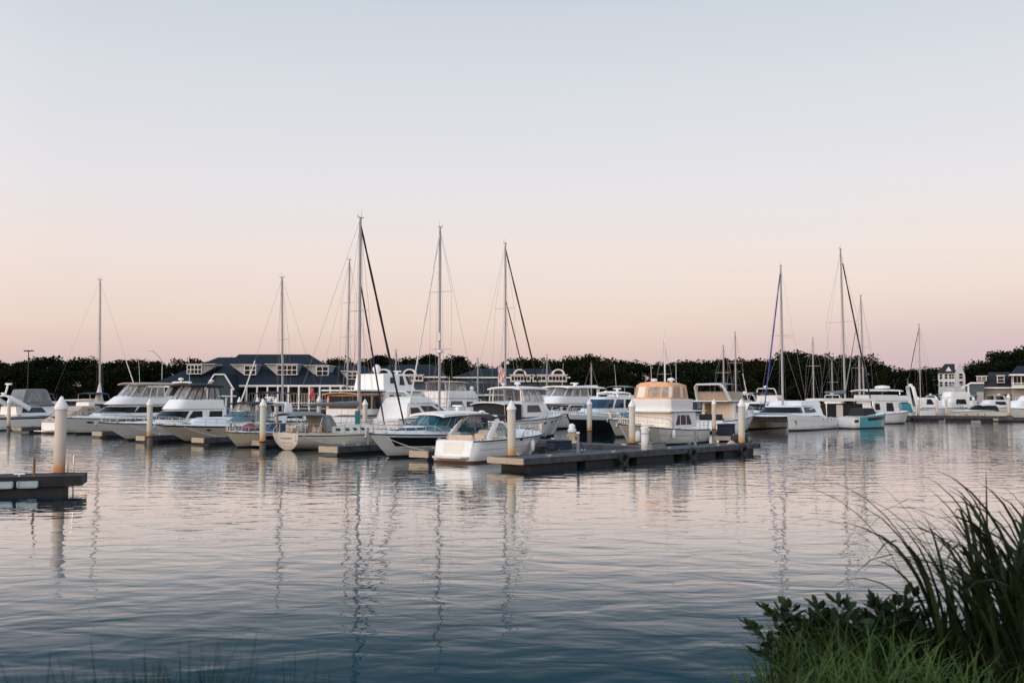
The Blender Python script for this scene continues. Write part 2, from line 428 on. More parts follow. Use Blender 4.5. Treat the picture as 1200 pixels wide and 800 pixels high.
    def anchor(s):
        p = s.hp(1, 1, 0)
        s.add(MB().box((p.x - .05, 0, p.z + .04), (.7, .2, .06), bev=.015).tube([(p.x - .2, 0, p.z), (p.x + .25, 0, p.z - .05), (p.x + .33, 0, p.z - .25)], .025, 5)
              .tube([(p.x + .12, .17, p.z - .3), (p.x + .36, 0, p.z - .22), (p.x + .12, -.17, p.z - .3)], .02, 5), 'anchor', CHROME)
    # --- rig
    def mast(s, x, zb, zt, r=.085, m=ALU, rake=.0, spr=(.55,), boom=None, stays=True, furl=None, furlm=None, inner=None, sw=1.0, back=True, furlr=.07, boomm=None, lean=0.0):
        top_ = Vector((x - rake, lean, zt))
        P = lambda k: Vector((x, 0, zb)).lerp(top_, k)
        b = MB().tube([P(0), P(.6), P(1)], [r, r * .95, r * .7], 8, sx=1.35)
        M = s.add(b, 'mast', m)
        h = MB().tube([P(.998) + Vector((-.25, 0, .06)), P(.998) + Vector((.3, 0, .06))], .03, 5).tube([P(1) + Vector((.1, .0, 0)), P(1) + Vector((.1, 0, .5))], .012, 4)
        h.tube([P(1) + Vector((-.2, .05, 0)), P(1) + Vector((-.2, .05, .22))], .03, 5)
        h.build('masthead', WIRE, M)
        for (dx, dy) in ((-.22, .10), (.20, -.12)):
            MB().tube([P(.02) + Vector((dx * 2.2, dy * 2, 0)), P(.5) + Vector((dx * 1.2, dy, 0)), P(.985) + Vector((dx * .5, 0, 0))], .009, 4).build('halyard', WIRE, M)
        hw = s.B * .46
        for k in spr:
            p = P(k); MB().tube([p + Vector((-.12, sw, .02)), p, p + Vector((-.12, -sw, .02))], [.02, .032, .02], 5).build('spreader', m, M)
        if stays:
            for sd in (1, -1):
                pts = [P(.985)] + [P(k) + Vector((-.12, sd * sw, .02)) for k in reversed(spr)] + [Vector((x - .15, sd * hw, s.sheer(min(.95, x / s.L))))]
                MB().tube(pts, .011, 4).build('shroud', WIRE, M)
                MB().tube([P(spr[0] - .02), Vector((x + .35, sd * hw, s.sheer(min(.95, x / s.L))))], .009, 4).build('shroud', WIRE, M)
            bow = s.hp(.985, 1, 0)
            MB().tube([P(.985), bow], .011, 4).build('forestay', WIRE, M)
            if back: MB().tube([P(1), s.hp(0.01, 1, 0)], .010, 4).build('backstay', WIRE, M)
            if furl:
                a, c = P(.97), s.hp(.975, 1, 0) + Vector((0, 0, .35))
                n = 14
                pts = [a.lerp(c, furl[0] + (furl[1] - furl[0]) * i / n) for i in range(n + 1)]
                MB().tube(pts, [furlr * (.55 + .45 * math.sin(math.pi * min(1, .12 + i / n * .75)) + .12 * math.sin(i * 2.3)) for i in range(n + 1)], 7).build('furled_jib', furlm or SAIL, M)
            if inner:
                a, c = P(inner[0]), s.hp(inner[1], 1, 0) + Vector((0, 0, .3))
                MB().tube([a.lerp(c, i / 8) for i in range(9)], [.03] + [.06] * 7 + [.04], 6).build('furled_staysail', inner[2], M)
        if boom:
            z, ln = boom[0], boom[1]
            B_ = MB().tube([(x - .1, 0, z), (x - ln, 0, z + .05)], .055, 7).build('boom', m, M)
            n = 12
            MB().tube([(x - .15 - (ln - .3) * i / n, 0, z + .16 - .06 * i / n) for i in range(n + 1)], [.2 * (1 - .55 * i / n) * (1 + .07 * math.sin(i * 1.9)) for i in range(n + 1)], 8, sx=1.0).build('sail_cover', boomm or GREYC, B_)
        return M
    def line(s, a, c, sag=.25, r=.018, m=ROPE, n=10):
        a, c = Vector(a), Vector(c)
        s.add(MB().tube([a.lerp(c, i / n) - Vector((0, 0, sag * 4 * (i / n) * (1 - i / n))) for i in range(n + 1)], r, 5), 'mooring_line', m)
WAVE = (.029, .0038, .0003); WEST = 2.5; NISH = .03; SUNE = .6; EXPO = 0.0
# ================================================================== boats, nearest first
HB = Vector((.55, .835)).normalized()
HM = -HB
def boat(name, label, cat, px, D, head, L, B, **k):
    return Boat(name, label, cat, (at(px, D), D), head, L, B, **k)
def bowboat(name, label, cat, px, D, head, L, B, rake=1.2, **k):
    """placed by the point where its stem meets the water"""
    h = Vector(head); w = L - rake
    return Boat(name, label, cat, (at(px, D) - h.x * w, D - h.y * w), head, L, B, **k)
SG = 'sailboats moored in the marina'

# --- sport cruiser, stern towards us, beside the outer dock
b = boat('sport_cruiser', 'white sport cruiser moored stern out beside the outer dock, black bimini and open cream cockpit', 'motor boat', 533, 52.9, (.55, .835), 8.8, 3.15)
b.shape(1.15, 1.35, 1.5, .0, 1.3, .42, 2.4, .32, .95, tr=-.35); b.hull(GEL, ANTIR)
b.strip('hull_stripe', GELG, .56, .6, .05, .93); b.strip('hull_stripe', GELG, .84, .87, .05, .97)
b.deck(GEL, .40, .34, .5, GELW); b.platform(.75, .34)
b.transom_strip('transom_panel', GELW, .42, .92, .55)
b.seat(.75, 1.7, .85); b.seat(2.6, .8, .85, SEATM)
sh = Shell((3.3, 6.2, 2.1, 1.5, 1.2), (3.5, 5.6, 1.7, 1.1, .9), 1.2, 1.62); sh.body('trunk_cabin', GEL, b.o)
b.ports((4.1, 4.7, 5.3), 1.1, lambda x: b.hp(x / 8.2, .86, 1).y, GLASS, .3, .13)
ws = Shell((2.2, 4.6, 2.5, 2.1, 1.1), (2.0, 3.7, 2.1, 1.7, .8), 1.3, 2.0); b.glassy(ws, TGLASS)
b.arch(1.2, 2.5, 2.7, 1.15, 2.4); b.radar(2.5, 0, 2.45, 'dome', .7)
b.top(1.6, 4.1, 2.3, 2.52, BLACKC, ((1.7, 1.9), (4.0, 3.2)), 1.5)
b.rail(.5, .985, .55); b.anchor(); b.fender(.62, -1, .7); b.antenna(2.5, 1, 2.4, 1.6)
b.add(MB().box((-.02, .35, .86), (.03, .62, .07)).box((-.02, .3, .72), (.03, .45, .06)), 'name_lettering', GLASS, None)
b.line(b.hp(0, 1, -1), (-1.3, -2.2, .55), .12)

# --- navy-banded cruiser, bow towards us
b = bowboat('sport_cruiser', 'white hardtop cruiser with black hull band and dark canvas sides, its bow towards us', 'motor boat', 457, 56.7, HM, 10.4, 3.1, 1.75)
b.shape(1.25, 1.44, 1.6, .05, 1.75, .38, 2.0, .38); b.hull(GEL)
b.strip('navy_band', BLACKG, .48, .86, .0, .90, taper=False); b.strip('hull_stripe', GELG, .36, .42, .0, .86)
b.deck(GEL, .28, .3, .5)
sh = Shell((4.2, 8.6, 2.2, 1.5, 2.6), (4.2, 7.4, 1.8, 1.0, 2.0), 1.35, 1.72); sh.body('foredeck_cabin', GEL, b.o)
sh.patch('foredeck_glass', NAVY, b.o, [(-.5, .25), (.5, .25), (.45, .85), (-.45, .85)])
ws = Shell((2.2, 6.6, 2.5, 2.2, 1.7), (2.2, 5.2, 2.2, 1.8, 1.3), 1.42, 2.42); b.glassy(ws, TGLASS, q=.62, posts=(0, .3, .5, .62))
sh = Shell((.6, 3.7, 2.55, 2.5, .05), (.6, 3.6, 2.25, 2.25, .05), 1.3, 2.45); sh.body('canvas_enclosure', NAVYC, b.o, roof=False)
sh.sides('vinyl_window', VINYL, b.o, [(.92, .25), (.62, .25), (.62, .85), (.86, .85)])
b.top(.4, 5.3, 2.6, 2.62, GEL, (), th=.14, drop=.14, crown=.1, name='hardtop')
b.radar(2.2, 0, 2.62, 'bar', .7); b.rail(.52, .985, .5); b.anchor()
b.line(b.hp(.93, .9, 1), (7.5, 5.5, .5), .45); b.antenna(2, -.9, 2.6, 2.2)

# --- the cream sailboat with its round transom to us
Hs = Vector((.62, .785)).normalized()
b = boat('sailboat', 'cream sailboat with round lettered transom, grey bimini and dark furled jib on its tall mast', 'sailboat', 335, 64.8, Hs, 11.2, 3.7, group=SG, sail=True)
b.shape(1.10, 1.2, 1.8, .10, 2.0, .42, 2.0, .2, .68, tr=.22); b.hull(GELW, ANTI, rub=None)
b.strip('toe_rail', NAVY, .84, .90, 0, .985); b.strip('cove_stripe', GELG, .7, .73, .02, .96)
b.deck(GELW, .28, .1, .5, TEAK)
sh = Shell((3.2, 8.4, 1.9, 1.3, 1.8), (3.3, 7.7, 1.6, 1.0, 1.4), 1.0, 1.48); sh.body('cabin_trunk', GELW, b.o)
sh.sides('portlight', GLASS, b.o, [(.95, .35), (.88, .35), (.88, .72), (.95, .72)])
for q in (.80, .68, .56): sh.sides('portlight', GLASS, b.o, [(q, .35), (q - .06, .35), (q - .06, .72), (q, .72)], nx=2)
M = b.mast(6.45, 1.45, 16.1, .1, spr=(.55,), boom=(2.85, 4.6), furl=(.0, 1.0), furlm=BLACKC, inner=(.70, .80, NAVYC), sw=1.05, furlr=.085)
MB().tube([(6.3, 0, 1.46), (6.3, 0, 2.5)], [.17, .19], 8).build('mast_cover', TEALC, M)
sh = Shell((2.7, 4.3, 1.9, 1.6, .8), (2.4, 3.6, 1.7, 1.3, .5), 1.15, 2.2); sh.body('dodger', GREYC, b.o)
sh.sides('vinyl_window', VINYL, b.o, [(.93, .2), (.58, .2), (.58, .85), (.86, .85)]); sh.patch('vinyl_window', VINYL, b.o, [(-.4, .3), (.4, .3), (.4, .85), (-.4, .85)])
b.top(-.1, 2.6, 2.0, 2.5, GREYC, ((.1, .3), (2.4, 1.9)), 1.1, drop=.2)
b.rail(.0, .16, .62, n=3, name='stern_rail', inset=-.06); b.rail(.8, .985, .55, n=3); b.rail(.2, .8, .6, n=5, name='lifeline', inset=-.05)
w = MB()
a = [(-.05, .62 * math.cos(k * math.pi / 10), 1.62 + .42 * math.sin(k * math.pi / 10)) for k in range(21)]
b.add(MB().tube([(1.35, p[1], p[2]) for p in a], .02, 5).tube([(1.35, 0, 1.2), (1.35, 0, 2.04)], .015, 4).tube([(1.35, -.62, 1.62), (1.35, .62, 1.62)], .015, 4), 'steering_wheel', CHROME)
b.add(MB().box((1.2, .65, 1.25), (.5, .4, .3), bev=.06), 'cockpit_cushion', SEATM); b.add(MB().box((2.2, -.5, 1.3), (.6, .4, .35), bev=.06), 'cockpit_cushion', SEATM)
b.add(MB().tube([(-.05, .75, 1.1), (-.12, .75, 2.9)], .03, 6).box((-.12, .75, 2.95), (.5, .16, .2), bev=.04), 'stern_pole', ALU)
for (sd, zz, txt, sz) in ((0, .78, 'Volunteer', .32), (0, .50, 'ANNAPOLIS  MD', .15)):
    cu = bpy.data.curves.new('boat_name', 'FONT'); cu.body = txt; cu.size = sz; cu.align_x = 'CENTER'; cu.extrude = .003
    cu.materials.append(BLACKG); tmp = bpy.data.objects.new('lettering_source', cu); COL.objects.link(tmp); bpy.context.view_layer.update()
    me_ = bpy.data.meshes.new_from_object(tmp.evaluated_get(bpy.context.evaluated_depsgraph_get())); bpy.data.objects.remove(tmp)
    t = bpy.data.objects.new('boat_name', me_); COL.objects.link(t); t.parent = b.h
    xt = .25 * (1 - zz / 1.08)
    t.location = (xt - .015, 0, zz - .04); t.rotation_euler = (R(90), 0, R(-90))
b.add(MB().lathe((-.02, 0, .22), [(.03, 0), (.03, .06)], 8), 'exhaust_outlet', RUB, None, b.h)
b.line((8.2, -1.3, 1.0), (12.5, -3.4, .6), .5); b.line(b.hp(.02, .95, -1), (2.5, -3.0, .55), .25)

# --- open runabout with a maroon cover
b = bowboat('runabout', 'small beige runabout with a bundled maroon cover on its bow, left of the lettered transom', 'motor boat', 280, 68.4, HM, 7.2, 2.5, 1.1)
b.shape(.85, 1.12, 1.5, .0, 1.1, .4, 2.2, .36); b.hull(BEIGE); b.strip('hull_band', NAVY, .5, .8, .0, .72); b.deck(GEL, .5, .18, .4, GELW)
ws = Shell((2.6, 4.6, 2.0, 1.7, .9), (2.5, 3.9, 1.8, 1.4, .7), 1.0, 1.6); b.glassy(ws, BGLASS); b.rail(.55, .98, .35)
bb = MB(); rr = random.Random(3)
bb.grid([[(4.3 + 1.5 * i / 8, -.6 + 1.2 * j / 8, 1.16 + .42 * math.sin(math.pi * i / 8) * math.sin(math.pi * j / 8) + rr.uniform(0, .1)) for j in range(9)] for i in range(9)])
b.add(bb, 'bow_cover', MAROON, 60); b.seat(1.6, 1.4, .8, SEATM)

# --- long beige express cruiser, black top
b = bowboat('express_cruiser', 'long beige express cruiser with teal windshield under a black bimini, bow pointing left', 'motor boat', 222, 76.3, HM, 12.0, 3.5, 2.8)
b.shape(1.15, 1.42, 1.7, .05, 2.8, .38, 1.9, .38); b.hull(BEIGE); b.strip('hull_stripe', NAVY, .9, .94, .0, .97)
b.deck(GEL, .34, .2, .5); b.hull_ports((.55, .72), .74)
sh = Shell((4.0, 9.6, 2.6, 1.7, 3.4), (4.0, 8.6, 2.2, 1.0, 2.8), 1.2, 1.85); sh.body('foredeck_cabin', GEL, b.o)
ws = Shell((2.2, 6.2, 2.8, 2.5, 1.8), (2.0, 4.6, 2.4, 2.0, 1.3), 1.5, 2.35); b.glassy(ws, TGLASS)
sh = Shell((1.2, 4.6, 2.7, 2.4, .6), (1.5, 4.0, 2.3, 2.1, .5), 1.4, 2.95); b.glassy(sh, VINYL, BLACKC, v0=.45, q=.9, name='vinyl_window', posts=(0, .4, .5, .7, .9))
b.top(1.2, 4.3, 2.6, 3.1, BLACKC, ((1.4, 1.4),), 1.3); b.arch(.8, .2, 3.0, 1.2, 3.0, r=.08)
b.radar(1.0, 0, 3.15, 'bar'); b.radar(1.4, .9, 3.1, 'dome', .6); b.radar(.9, -1, 3.1, 'dome', .55); b.rail(.5, .985, .55); b.anchor(); b.line(b.hp(.86, .95, 1), (6.6, 3.7, .5), .35); b.fender(.5, 1, .6)

# --- flybridge sedan, black bridge enclosure
b = bowboat('flybridge_cruiser', 'white flybridge cruiser with a black framed bridge enclosure, in front of the clubhouse gable', 'motor boat', 153, 79.8, HM, 13.2, 3.9, 2.7)
b.shape(1.2, 1.52, 1.7, .05, 2.7, .38, 1.9, .38); b.hull(GEL); b.deck(GEL, .16, .22, .5); b.strip('hull_stripe', GELG, .88, .92, .0, .97)
sh = Shell((2.0, 8.6, 3.2, 2.6, 2.2), (2.0, 6.8, 3.0, 2.3, 1.5), 1.35, 2.45); sh.body('deckhouse', GEL, b.o)
sh.patch('windscreen', GLASS, b.o, [(-.5, .25), (.5, .25), (.48, .86), (-.48, .86)])
sh.sides('side_window', GLASS, b.o, [(.70, .3), (.53, .3), (.53, .85), (.66, .85)]); sh.sides('side_window', GLASS, b.o, [(.94, .3), (.78, .3), (.76, .85), (.94, .85)])
sh = Shell((2.2, 7.0, 3.0, 2.4, 1.2), (2.3, 6.3, 2.9, 2.2, 1.0), 2.47, 3.25); sh.body('flybridge', GEL, b.o)
sh = Shell((2.4, 6.1, 2.7, 2.2, 1.0), (2.6, 5.2, 2.4, 2.0, .8), 3.2, 4.45); b.glassy(sh, VINYL, BLACKC, q=1.0, name='vinyl_window', posts=(0, .3, .5, .62, .75, .88, 1.0), r=.05)
b.top(2.2, 5.7, 2.7, 4.65, BLACKC, (), valance=.12); b.antenna(5.4, .9, 4.3, 1.5, .1); b.radar(2.4, 0, 4.66, 'dome', .8)
b.add(MB().tube([(.4, -.6, 1.2), (.2, -.6, 3.5)], .09, 6).box((.3, -.4, 3.55), (.5, 1.9, .12), bev=.03), 'davit', GEL)
b.rail(.45, .985, .6); b.anchor(); b.seat(4.4, 1.8, 3.4, SEATM); b.line(b.hp(.86, .95, 1), (7.4, 3.9, .5), .35); b.fender(.55, 1, .65)

# --- big aft-cabin cruiser
b = bowboat('aft_cabin_cruiser', 'big white cruiser with two long black side windows and pale framed bridge canvas', 'motor boat', 92, 93.5, HM, 14.9, 4.3, 2.5)
b.shape(1.35, 1.65, 1.7, .05, 2.5, .38, 1.9, .38); b.hull(GEL); b.deck(GEL, .10, .3, .4); b.hull_ports((.60, .72, .82), .72, dt=.022)
b.strip('hull_window', GLASS, .62, .93, .36, .72, taper=True)
sh = Shell((1.2, 11.2, 3.7, 2.6, 3.6), (1.2, 8.8, 3.3, 2.2, 2.6), 1.6, 2.75); sh.body('deckhouse', GEL, b.o)
sh.patch('windscreen', GLASS, b.o, [(-.5, .3), (.5, .3), (.48, .8), (-.48, .8)]); sh.sides('side_window', GLASS, b.o, [(.9, .3), (.5, .3), (.5, .82), (.84, .82)])
sh = Shell((1.2, 9.4, 3.4, 2.6, 2.4), (1.2, 8.2, 3.2, 2.3, 2.0), 2.77, 3.55); sh.body('flybridge', GEL, b.o)
sh = Shell((3.6, 8.0, 3.0, 2.4, 1.6), (3.6, 6.8, 2.7, 2.0, 1.2), 3.5, 4.75); b.glassy(sh, VINYL, WHITEP, q=.95, name='vinyl_window', posts=(0, .3, .5, .66, .8, .95), r=.05)
b.top(1.0, 7.2, 2.9, 4.95, TAN, (), th=.1); b.arch(1.6, .6, 3.4, 2.9, 5.0, r=.1); b.radar(1.0, .3, 5.1, 'dome'); b.antenna(6.5, 1.1, 4.9, 2.4, .2)
b.rail(.5, .985, .6); b.anchor()

# --- stern-to express with tan canvas (far left)
b = boat('express_cruiser', 'white cruiser with a slanted tan cockpit cover and swim platform, behind the nearest left piling', 'motor boat', 58, 95.5, HB, 9.5, 3.0)
b.shape(1.05, 1.4, 1.6, 0, 1.5, .42, 2.2, .32); b.hull(GEL); b.deck(GEL, .35, .25, .4); b.platform(.9, .3)
b.add(MB().grid([[(0.0, -1.35 + 2.7 * j / 6, 1.08) for j in range(7)], [(1.4, -1.3 + 2.6 * j / 6, 1.85 + .1 * math.sin(j / 6 * math.pi)) for j in range(7)], [(2.8, -1.25 + 2.5 * j / 6, 2.4 + .12 * math.sin(j / 6 * math.pi)) for j in range(7)]]).grid([[(0, 1.35, 1.08), (1.4, 1.3, 1.85), (2.8, 1.25, 2.4)], [(0, 1.4, 1.05), (1.4, 1.42, 1.1), (2.8, 1.44, 1.12)]]).grid([[(0, -1.35, 1.08), (1.4, -1.3, 1.85), (2.8, -1.25, 2.4)], [(0, -1.4, 1.05), (1.4, -1.42, 1.1), (2.8, -1.44, 1.12)]]), 'cockpit_cover', TAN, 40)
sh = Shell((2.7, 6.0, 2.6, 2.1, 1.4), (2.7, 5.2, 2.3, 1.8, 1.0), 1.15, 2.55); sh.body('canvas_enclosure', TAN, b.o)
sh.sides('vinyl_window', VINYL, b.o, [(.8, .35), (.52, .35), (.52, .88), (.76, .88)]); sh.patch('vinyl_window', VINYL, b.o, [(-.42, .35), (.42, .35), (.42, .88), (-.42, .88)])
b.rail(.5, .98, .5)
# --- far left sport boat
b = boat('sport_cruiser', 'white sport cruiser with dark sheer stripes and a grey dodger, at the left edge', 'motor boat', -22, 103, HB, 13.5, 3.8)
b.shape(1.45, 1.85, 1.6, .05, 2.0, .42, 2.2, .3); b.hull(GEL); b.strip('sheer_stripe', NAVY, .80, .90, 0, .97); b.deck(GEL, .25, .3, .4)
b.strip('sheer_stripe', NAVY, .94, .975, 0, .97)
sh = Shell((3.0, 9.4, 3.2, 2.4, 2.6), (3.0, 8.0, 2.8, 2.0, 2.0), 1.6, 2.5); sh.body('deckhouse', GEL, b.o); sh.sides('side_window', BGLASS, b.o, [(.92, .25), (.5, .25), (.5, .85), (.86, .85)])
sh = Shell((3.6, 7.8, 2.9, 2.3, 1.4), (4.2, 7.0, 2.5, 1.9, 1.0), 2.6, 4.3); sh.body('dodger', GREYC, b.o); sh.sides('vinyl_window', VINYL, b.o, [(.92, .2), (.52, .2), (.54, .88), (.82, .88)]); sh.patch('vinyl_window', VINYL, b.o, [(-.44, .2), (.44, .2), (.4, .88), (-.4, .88)])
b.arch(4.4, 2.2, 3.4, 2.2, 3.6, r=.1); b.radar(2.4, 0, 3.6, 'bar', .8); b.add(MB().tube([(2.6, 0, 3.6), (2.9, 0, 4.8)], .1, 6).box((2.95, 0, 4.85), (.3, 1.0, .22), bev=.05), 'radar_mast', GEL)
b.rail(.5, .98, .6)

# --- trawler with orange bridge canvas behind the outer dock
UD = Vector((.69, .72)).normalized()
b = bowboat('trawler_yacht', 'white trawler yacht with an orange canvas bridge enclosure, alongside the outer dock', 'motor boat', 738, 69.5, HM, 12.6, 3.7, 1.8)
b.shape(1.0, 1.66, 1.9, .02, 1.8, .4, 2.1, .3); b.hull(GEL); b.strip('hull_stripe', GELG, .55, .6, 0, .95); b.strip('bow_planks', BEIGE, .15, .9, .72, .985); b.deck(GEL, .2, .15, .3)
sh = Shell((2.9, 7.4, 3.2, 3.1, .3), (3.0, 7.2, 3.1, 3.0, .25), 1.05, 2.35); sh.body('deckhouse', GELW, b.o)
sh.sides('house_side', GEL, b.o, [(.995, .02), (.51, .02), (.51, .98), (.995, .98)], off=.022)
for (q0, q1, q2, q3) in ((.64, .55, .60, .64), (.765, .66, .66, .765), (.89, .785, .785, .84)):
    sh.sides('saloon_window', GLASS, b.o, [(q0, .3), (q1, .3), (q2, .84), (q3, .84)], off=.045)
b.add(MB().box((4.6, 0, 2.42), (6.6, 3.5, .10), bev=.03), 'bridge_deck', GEL)
sh = Shell((3.6, 7.4, 3.2, 3.1, .3), (3.7, 7.6, 3.3, 3.2, .35), 2.47, 3.3); sh.body('flybridge', GEL, b.o, roof=False)
sh = Shell((4.3, 7.5, 3.15, 3.1, .4), (4.5, 7.2, 2.95, 2.9, .5), 3.3, 4.35); sh.body('bridge_canvas', ORANGE, b.o, camber=.22)
for q in (.93, .82, .71, .60): sh.sides('vinyl_window', VINYL if q != .82 else CREAM, b.o, [(q, .12), (q - .08, .12), (q - .08, .86), (q, .86)], nx=2)
for k, q in enumerate((.47, .29, .11, -.07, -.25)): sh.patch('vinyl_window', CREAM if k in (0, 3) else VINYL, b.o, [(q - .15, .12), (q, .12), (q, .86), (q - .15, .86)], nx=4)
b.radar(5.0, .5, 4.52, 'dome', 1.0); b.radar(5.4, -.7, 4.5, 'dome', .9)
b.add(MB().tube([(5.2, .1, 4.5), (5.2, .1, 8.8)], [.05, .03], 6), 'signal_mast', WHITEP); b.antenna(5.0, .9, 4.4, 3.4, 0); b.antenna(5.4, -.9, 4.4, 2.5, .2)
b.rail(.55, .985, .65); b.anchor(); b.fender(.9, 1, .75, l=.75, r=.2); b.fender(.84, 1, .75, l=.75, r=.2); b.fender(.6, 1, .8); b.rail(.0, .2, .6, n=3, name='stern_rail')

# --- teal-covered boat behind the trawler bow
b = bowboat('express_cruiser', 'beige cruiser with a teal bow cover, behind the bow of the orange topped trawler', 'motor boat', 722, 86, HM, 9.5, 3.0, 1.4)
b.shape(1.3, 1.6, 1.6, 0, 1.4, .42, 2.2, .3); b.hull(BEIGE); b.deck(GEL, .3, .25, .4)
sh = Shell((3, 7.6, 2.4, 1.6, 2.0), (3, 6.8, 2.1, 1.2, 1.6), 1.5, 2.1); sh.body('bow_cover', TEALC, b.o)
ws = Shell((1.5, 5.0, 2.5, 2.2, 1.2), (1.3, 4.0, 2.1, 1.8, 1.0), 2.0, 2.9); b.glassy(ws, TGLASS)
b.arch(1.8, .9, 2.8, 1.3, 3.6); b.radar(.9, 0, 3.65, 'bar', .8); b.radar(.9, .8, 3.65, 'dome', .7); b.rail(.5, .98, .6); b.anchor()
# --- black-hulled yacht
b = bowboat('motor_yacht', 'black hulled motor yacht with white deck and blue windows, right of the big flybridge yacht', 'motor boat', 674, 90, HM, 12.0, 3.8, 1.6)
b.shape(1.55, 1.95, 1.5, 0, 1.6, .42, 2.2, .3); b.hull(BLACKG, rub=None); b.strip('sheer_band', GEL, .78, 1.0, 0, .99); b.deck(GEL, .2, .25, .4)
sh = Shell((1.0, 9.0, 3.2, 2.4, 3.2), (1.0, 6.6, 2.8, 2.0, 2.2), 2.0, 3.45); sh.body('deckhouse', GEL, b.o); sh.patch('windscreen', BGLASS, b.o, [(-.5, .3), (.5, .3), (.48, .86), (-.48, .86)])
sh.sides('side_window', BGLASS, b.o, [(.72, .3), (.53, .3), (.53, .86), (.7, .86)]); sh.sides('side_window', GLASS, b.o, [(.96, .3), (.76, .3), (.74, .86), (.88, .86)])
b.top(1.4, 4.4, 2.2, 4.05, GEL, ((1.6, 1.6), (4.2, 4.2)), 3.4, name='hardtop', th=.1, lr=.06); b.antenna(3.8, .8, 3.6, 3.0, .5); b.radar(2.2, 0, 4.0, 'bar', .8); b.rail(.5, .985, .6); b.anchor()

# --- second row, behind the walkway
b = boat('motor_yacht', 'large white two deck yacht with orange framed aft enclosure and a radar ball', 'motor boat', 400, 88, HB, 15.5, 4.6)
b.shape(1.7, 2.2, 1.6, 0, 2.0, .42, 2.2, .3); b.hull(GEL); b.deck(GEL, .08, .2, .2)
sh = Shell((3.4, 11.4, 4.0, 3.2, 1.8), (3.4, 10.6, 3.8, 3.0, 1.5), 1.9, 3.95); sh.body('deckhouse', GEL, b.o)
for q in (.93, .83): sh.sides('saloon_window', GLASS, b.o, [(q, .2), (q - .07, .2), (q - .07, .86), (q, .86)])
sh.sides('saloon_window', GLASS, b.o, [(.74, .3), (.52, .3), (.52, .82), (.72, .82)]); sh.patch('windscreen', GLASS, b.o, [(-.46, .45), (.46, .45), (.46, .85), (-.46, .85)])
b.add(MB().box((4.6, 0, 4.05), (9.8, 4.4, .16), bev=.05), 'boat_deck', GEL)
sh = Shell((3.6, 9.4, 3.6, 2.8, 1.8), (3.8, 8.4, 3.2, 2.4, 1.4), 4.13, 5.6); sh.body('pilothouse', GEL, b.o); sh.sides('side_window', GLASS, b.o, [(.86, .4), (.74, .4), (.74, .78), (.84, .78)]); sh.sides('side_window', GLASS, b.o, [(.66, .3), (.54, .3), (.52, .88), (.6, .88)]); sh.patch('windscreen', GLASS, b.o, [(-.46, .35), (.46, .35), (.46, .88), (-.46, .88)])
sh = Shell((.2, 3.3, 4.0, 4.0, .05), (.3, 3.3, 3.9, 3.9, .05), 1.9, 3.7); sh.body('aft_enclosure', ORANGE, b.o, roof=False); sh.sides('vinyl_window', BLACKC, b.o, [(.96, .3), (.76, .3), (.76, .93), (.96, .93)]); sh.sides('vinyl_window', BLACKC, b.o, [(.73, .3), (.54, .3), (.54, .93), (.73, .93)]); sh.sides('bulwark', GEL, b.o, [(.995, 0), (.51, 0), (.51, .27), (.995, .27)], off=.03); sh.rear('bulwark', GEL, b.o, -1.95, 1.95, 0, .27, .03); sh.rear('vinyl_window', BLACKC, b.o, -1.7, 1.7, .32, .92)  # black panels stand for the shaded openings of the enclosure
b.top(-.2, 3.6, 4.3, 3.95, TAN, (), th=.1); b.radar(5.4, .6, 5.6, 'ball', 1.2); b.radar(7.6, 0, 5.62, 'bar'); b.rail(.45, .985, .7)
b = boat('motor_yacht', 'sleek white yacht with slanted black side windows, beside the two deck yacht', 'motor boat', 452, 86.5, HB, 12.0, 3.9)
b.shape(1.6, 2.0, 1.5, 0, 1.6, .42, 2.2, .3); b.hull(GEL); b.deck(GEL, .1, .3, .2); b.strip('hull_window', GLASS, .5, .85, .08, .42, taper=True)
sh = Shell((.8, 9.0, 3.4, 2.6, 3.2), (1.2, 6.4, 3.0, 2.2, 2.2), 1.6, 2.95); sh.body('deckhouse', GEL, b.o); sh.sides('side_window', GLASS, b.o, [(.93, .2), (.72, .2), (.76, .7), (.93, .7)]); sh.sides('side_window', GLASS, b.o, [(.66, .3), (.40, .3), (.46, .8), (.7, .8)]); sh.patch('windscreen', GLASS, b.o, [(-.36, .25), (.36, .25), (.38, .9), (-.38, .9)])
sh = Shell((1.4, 6.2, 3.0, 2.4, 1.8), (1.8, 5.2, 2.8, 2.0, 1.2), 2.95, 3.5); sh.body('flybridge', GEL, b.o); b.arch(2.4, 1.4, 2.8, 2.9, 3.95); b.radar(1.4, 0, 3.95, 'dome', .7); b.rail(.45, .985, .6)
# sailboat behind the yachts (tall light mast, furled white jib to the left): stern in
b = boat('sailboat', 'white sailboat with the second tallest mast and a pale furled jib slanting left', 'sailboat', 565, 87, HM, 10.5, 2.9, group=SG, sail=True)
b.shape(1.15, 1.4, 1.7, .05, 1.9, .42, 2.0, .2, .7); b.hull(GEL); b.deck(GEL, .25, .1, .4); sh = Shell((3.4, 9, 2.2, 1.5, 2), (3.4, 8.2, 1.9, 1.1, 1.5), 1.2, 1.75); sh.body('cabin_trunk', GEL, b.o); sh.sides('portlight', GLASS, b.o, [(.9, .35), (.56, .35), (.56, .75), (.9, .75)])
M = b.mast(6.1, 1.7, 17.5, .10, spr=(.36, .66), boom=None, furl=(.0, 1.0), sw=1.1, furlr=.07)
MB().box((6.15, 0, 8.4), (.3, .3, .7), bev=.05).build('mast_box', GEL, M); MB().box((6.3, .2, 7.2), (.5, .5, .25), bev=.05).build('mast_radar', GEL, M)
b = boat('motor_yacht', 'white flybridge yacht with a faded pink bimini, in front of the second blue grey house', 'motor boat', 502, 114, HB, 12.8, 4.2)
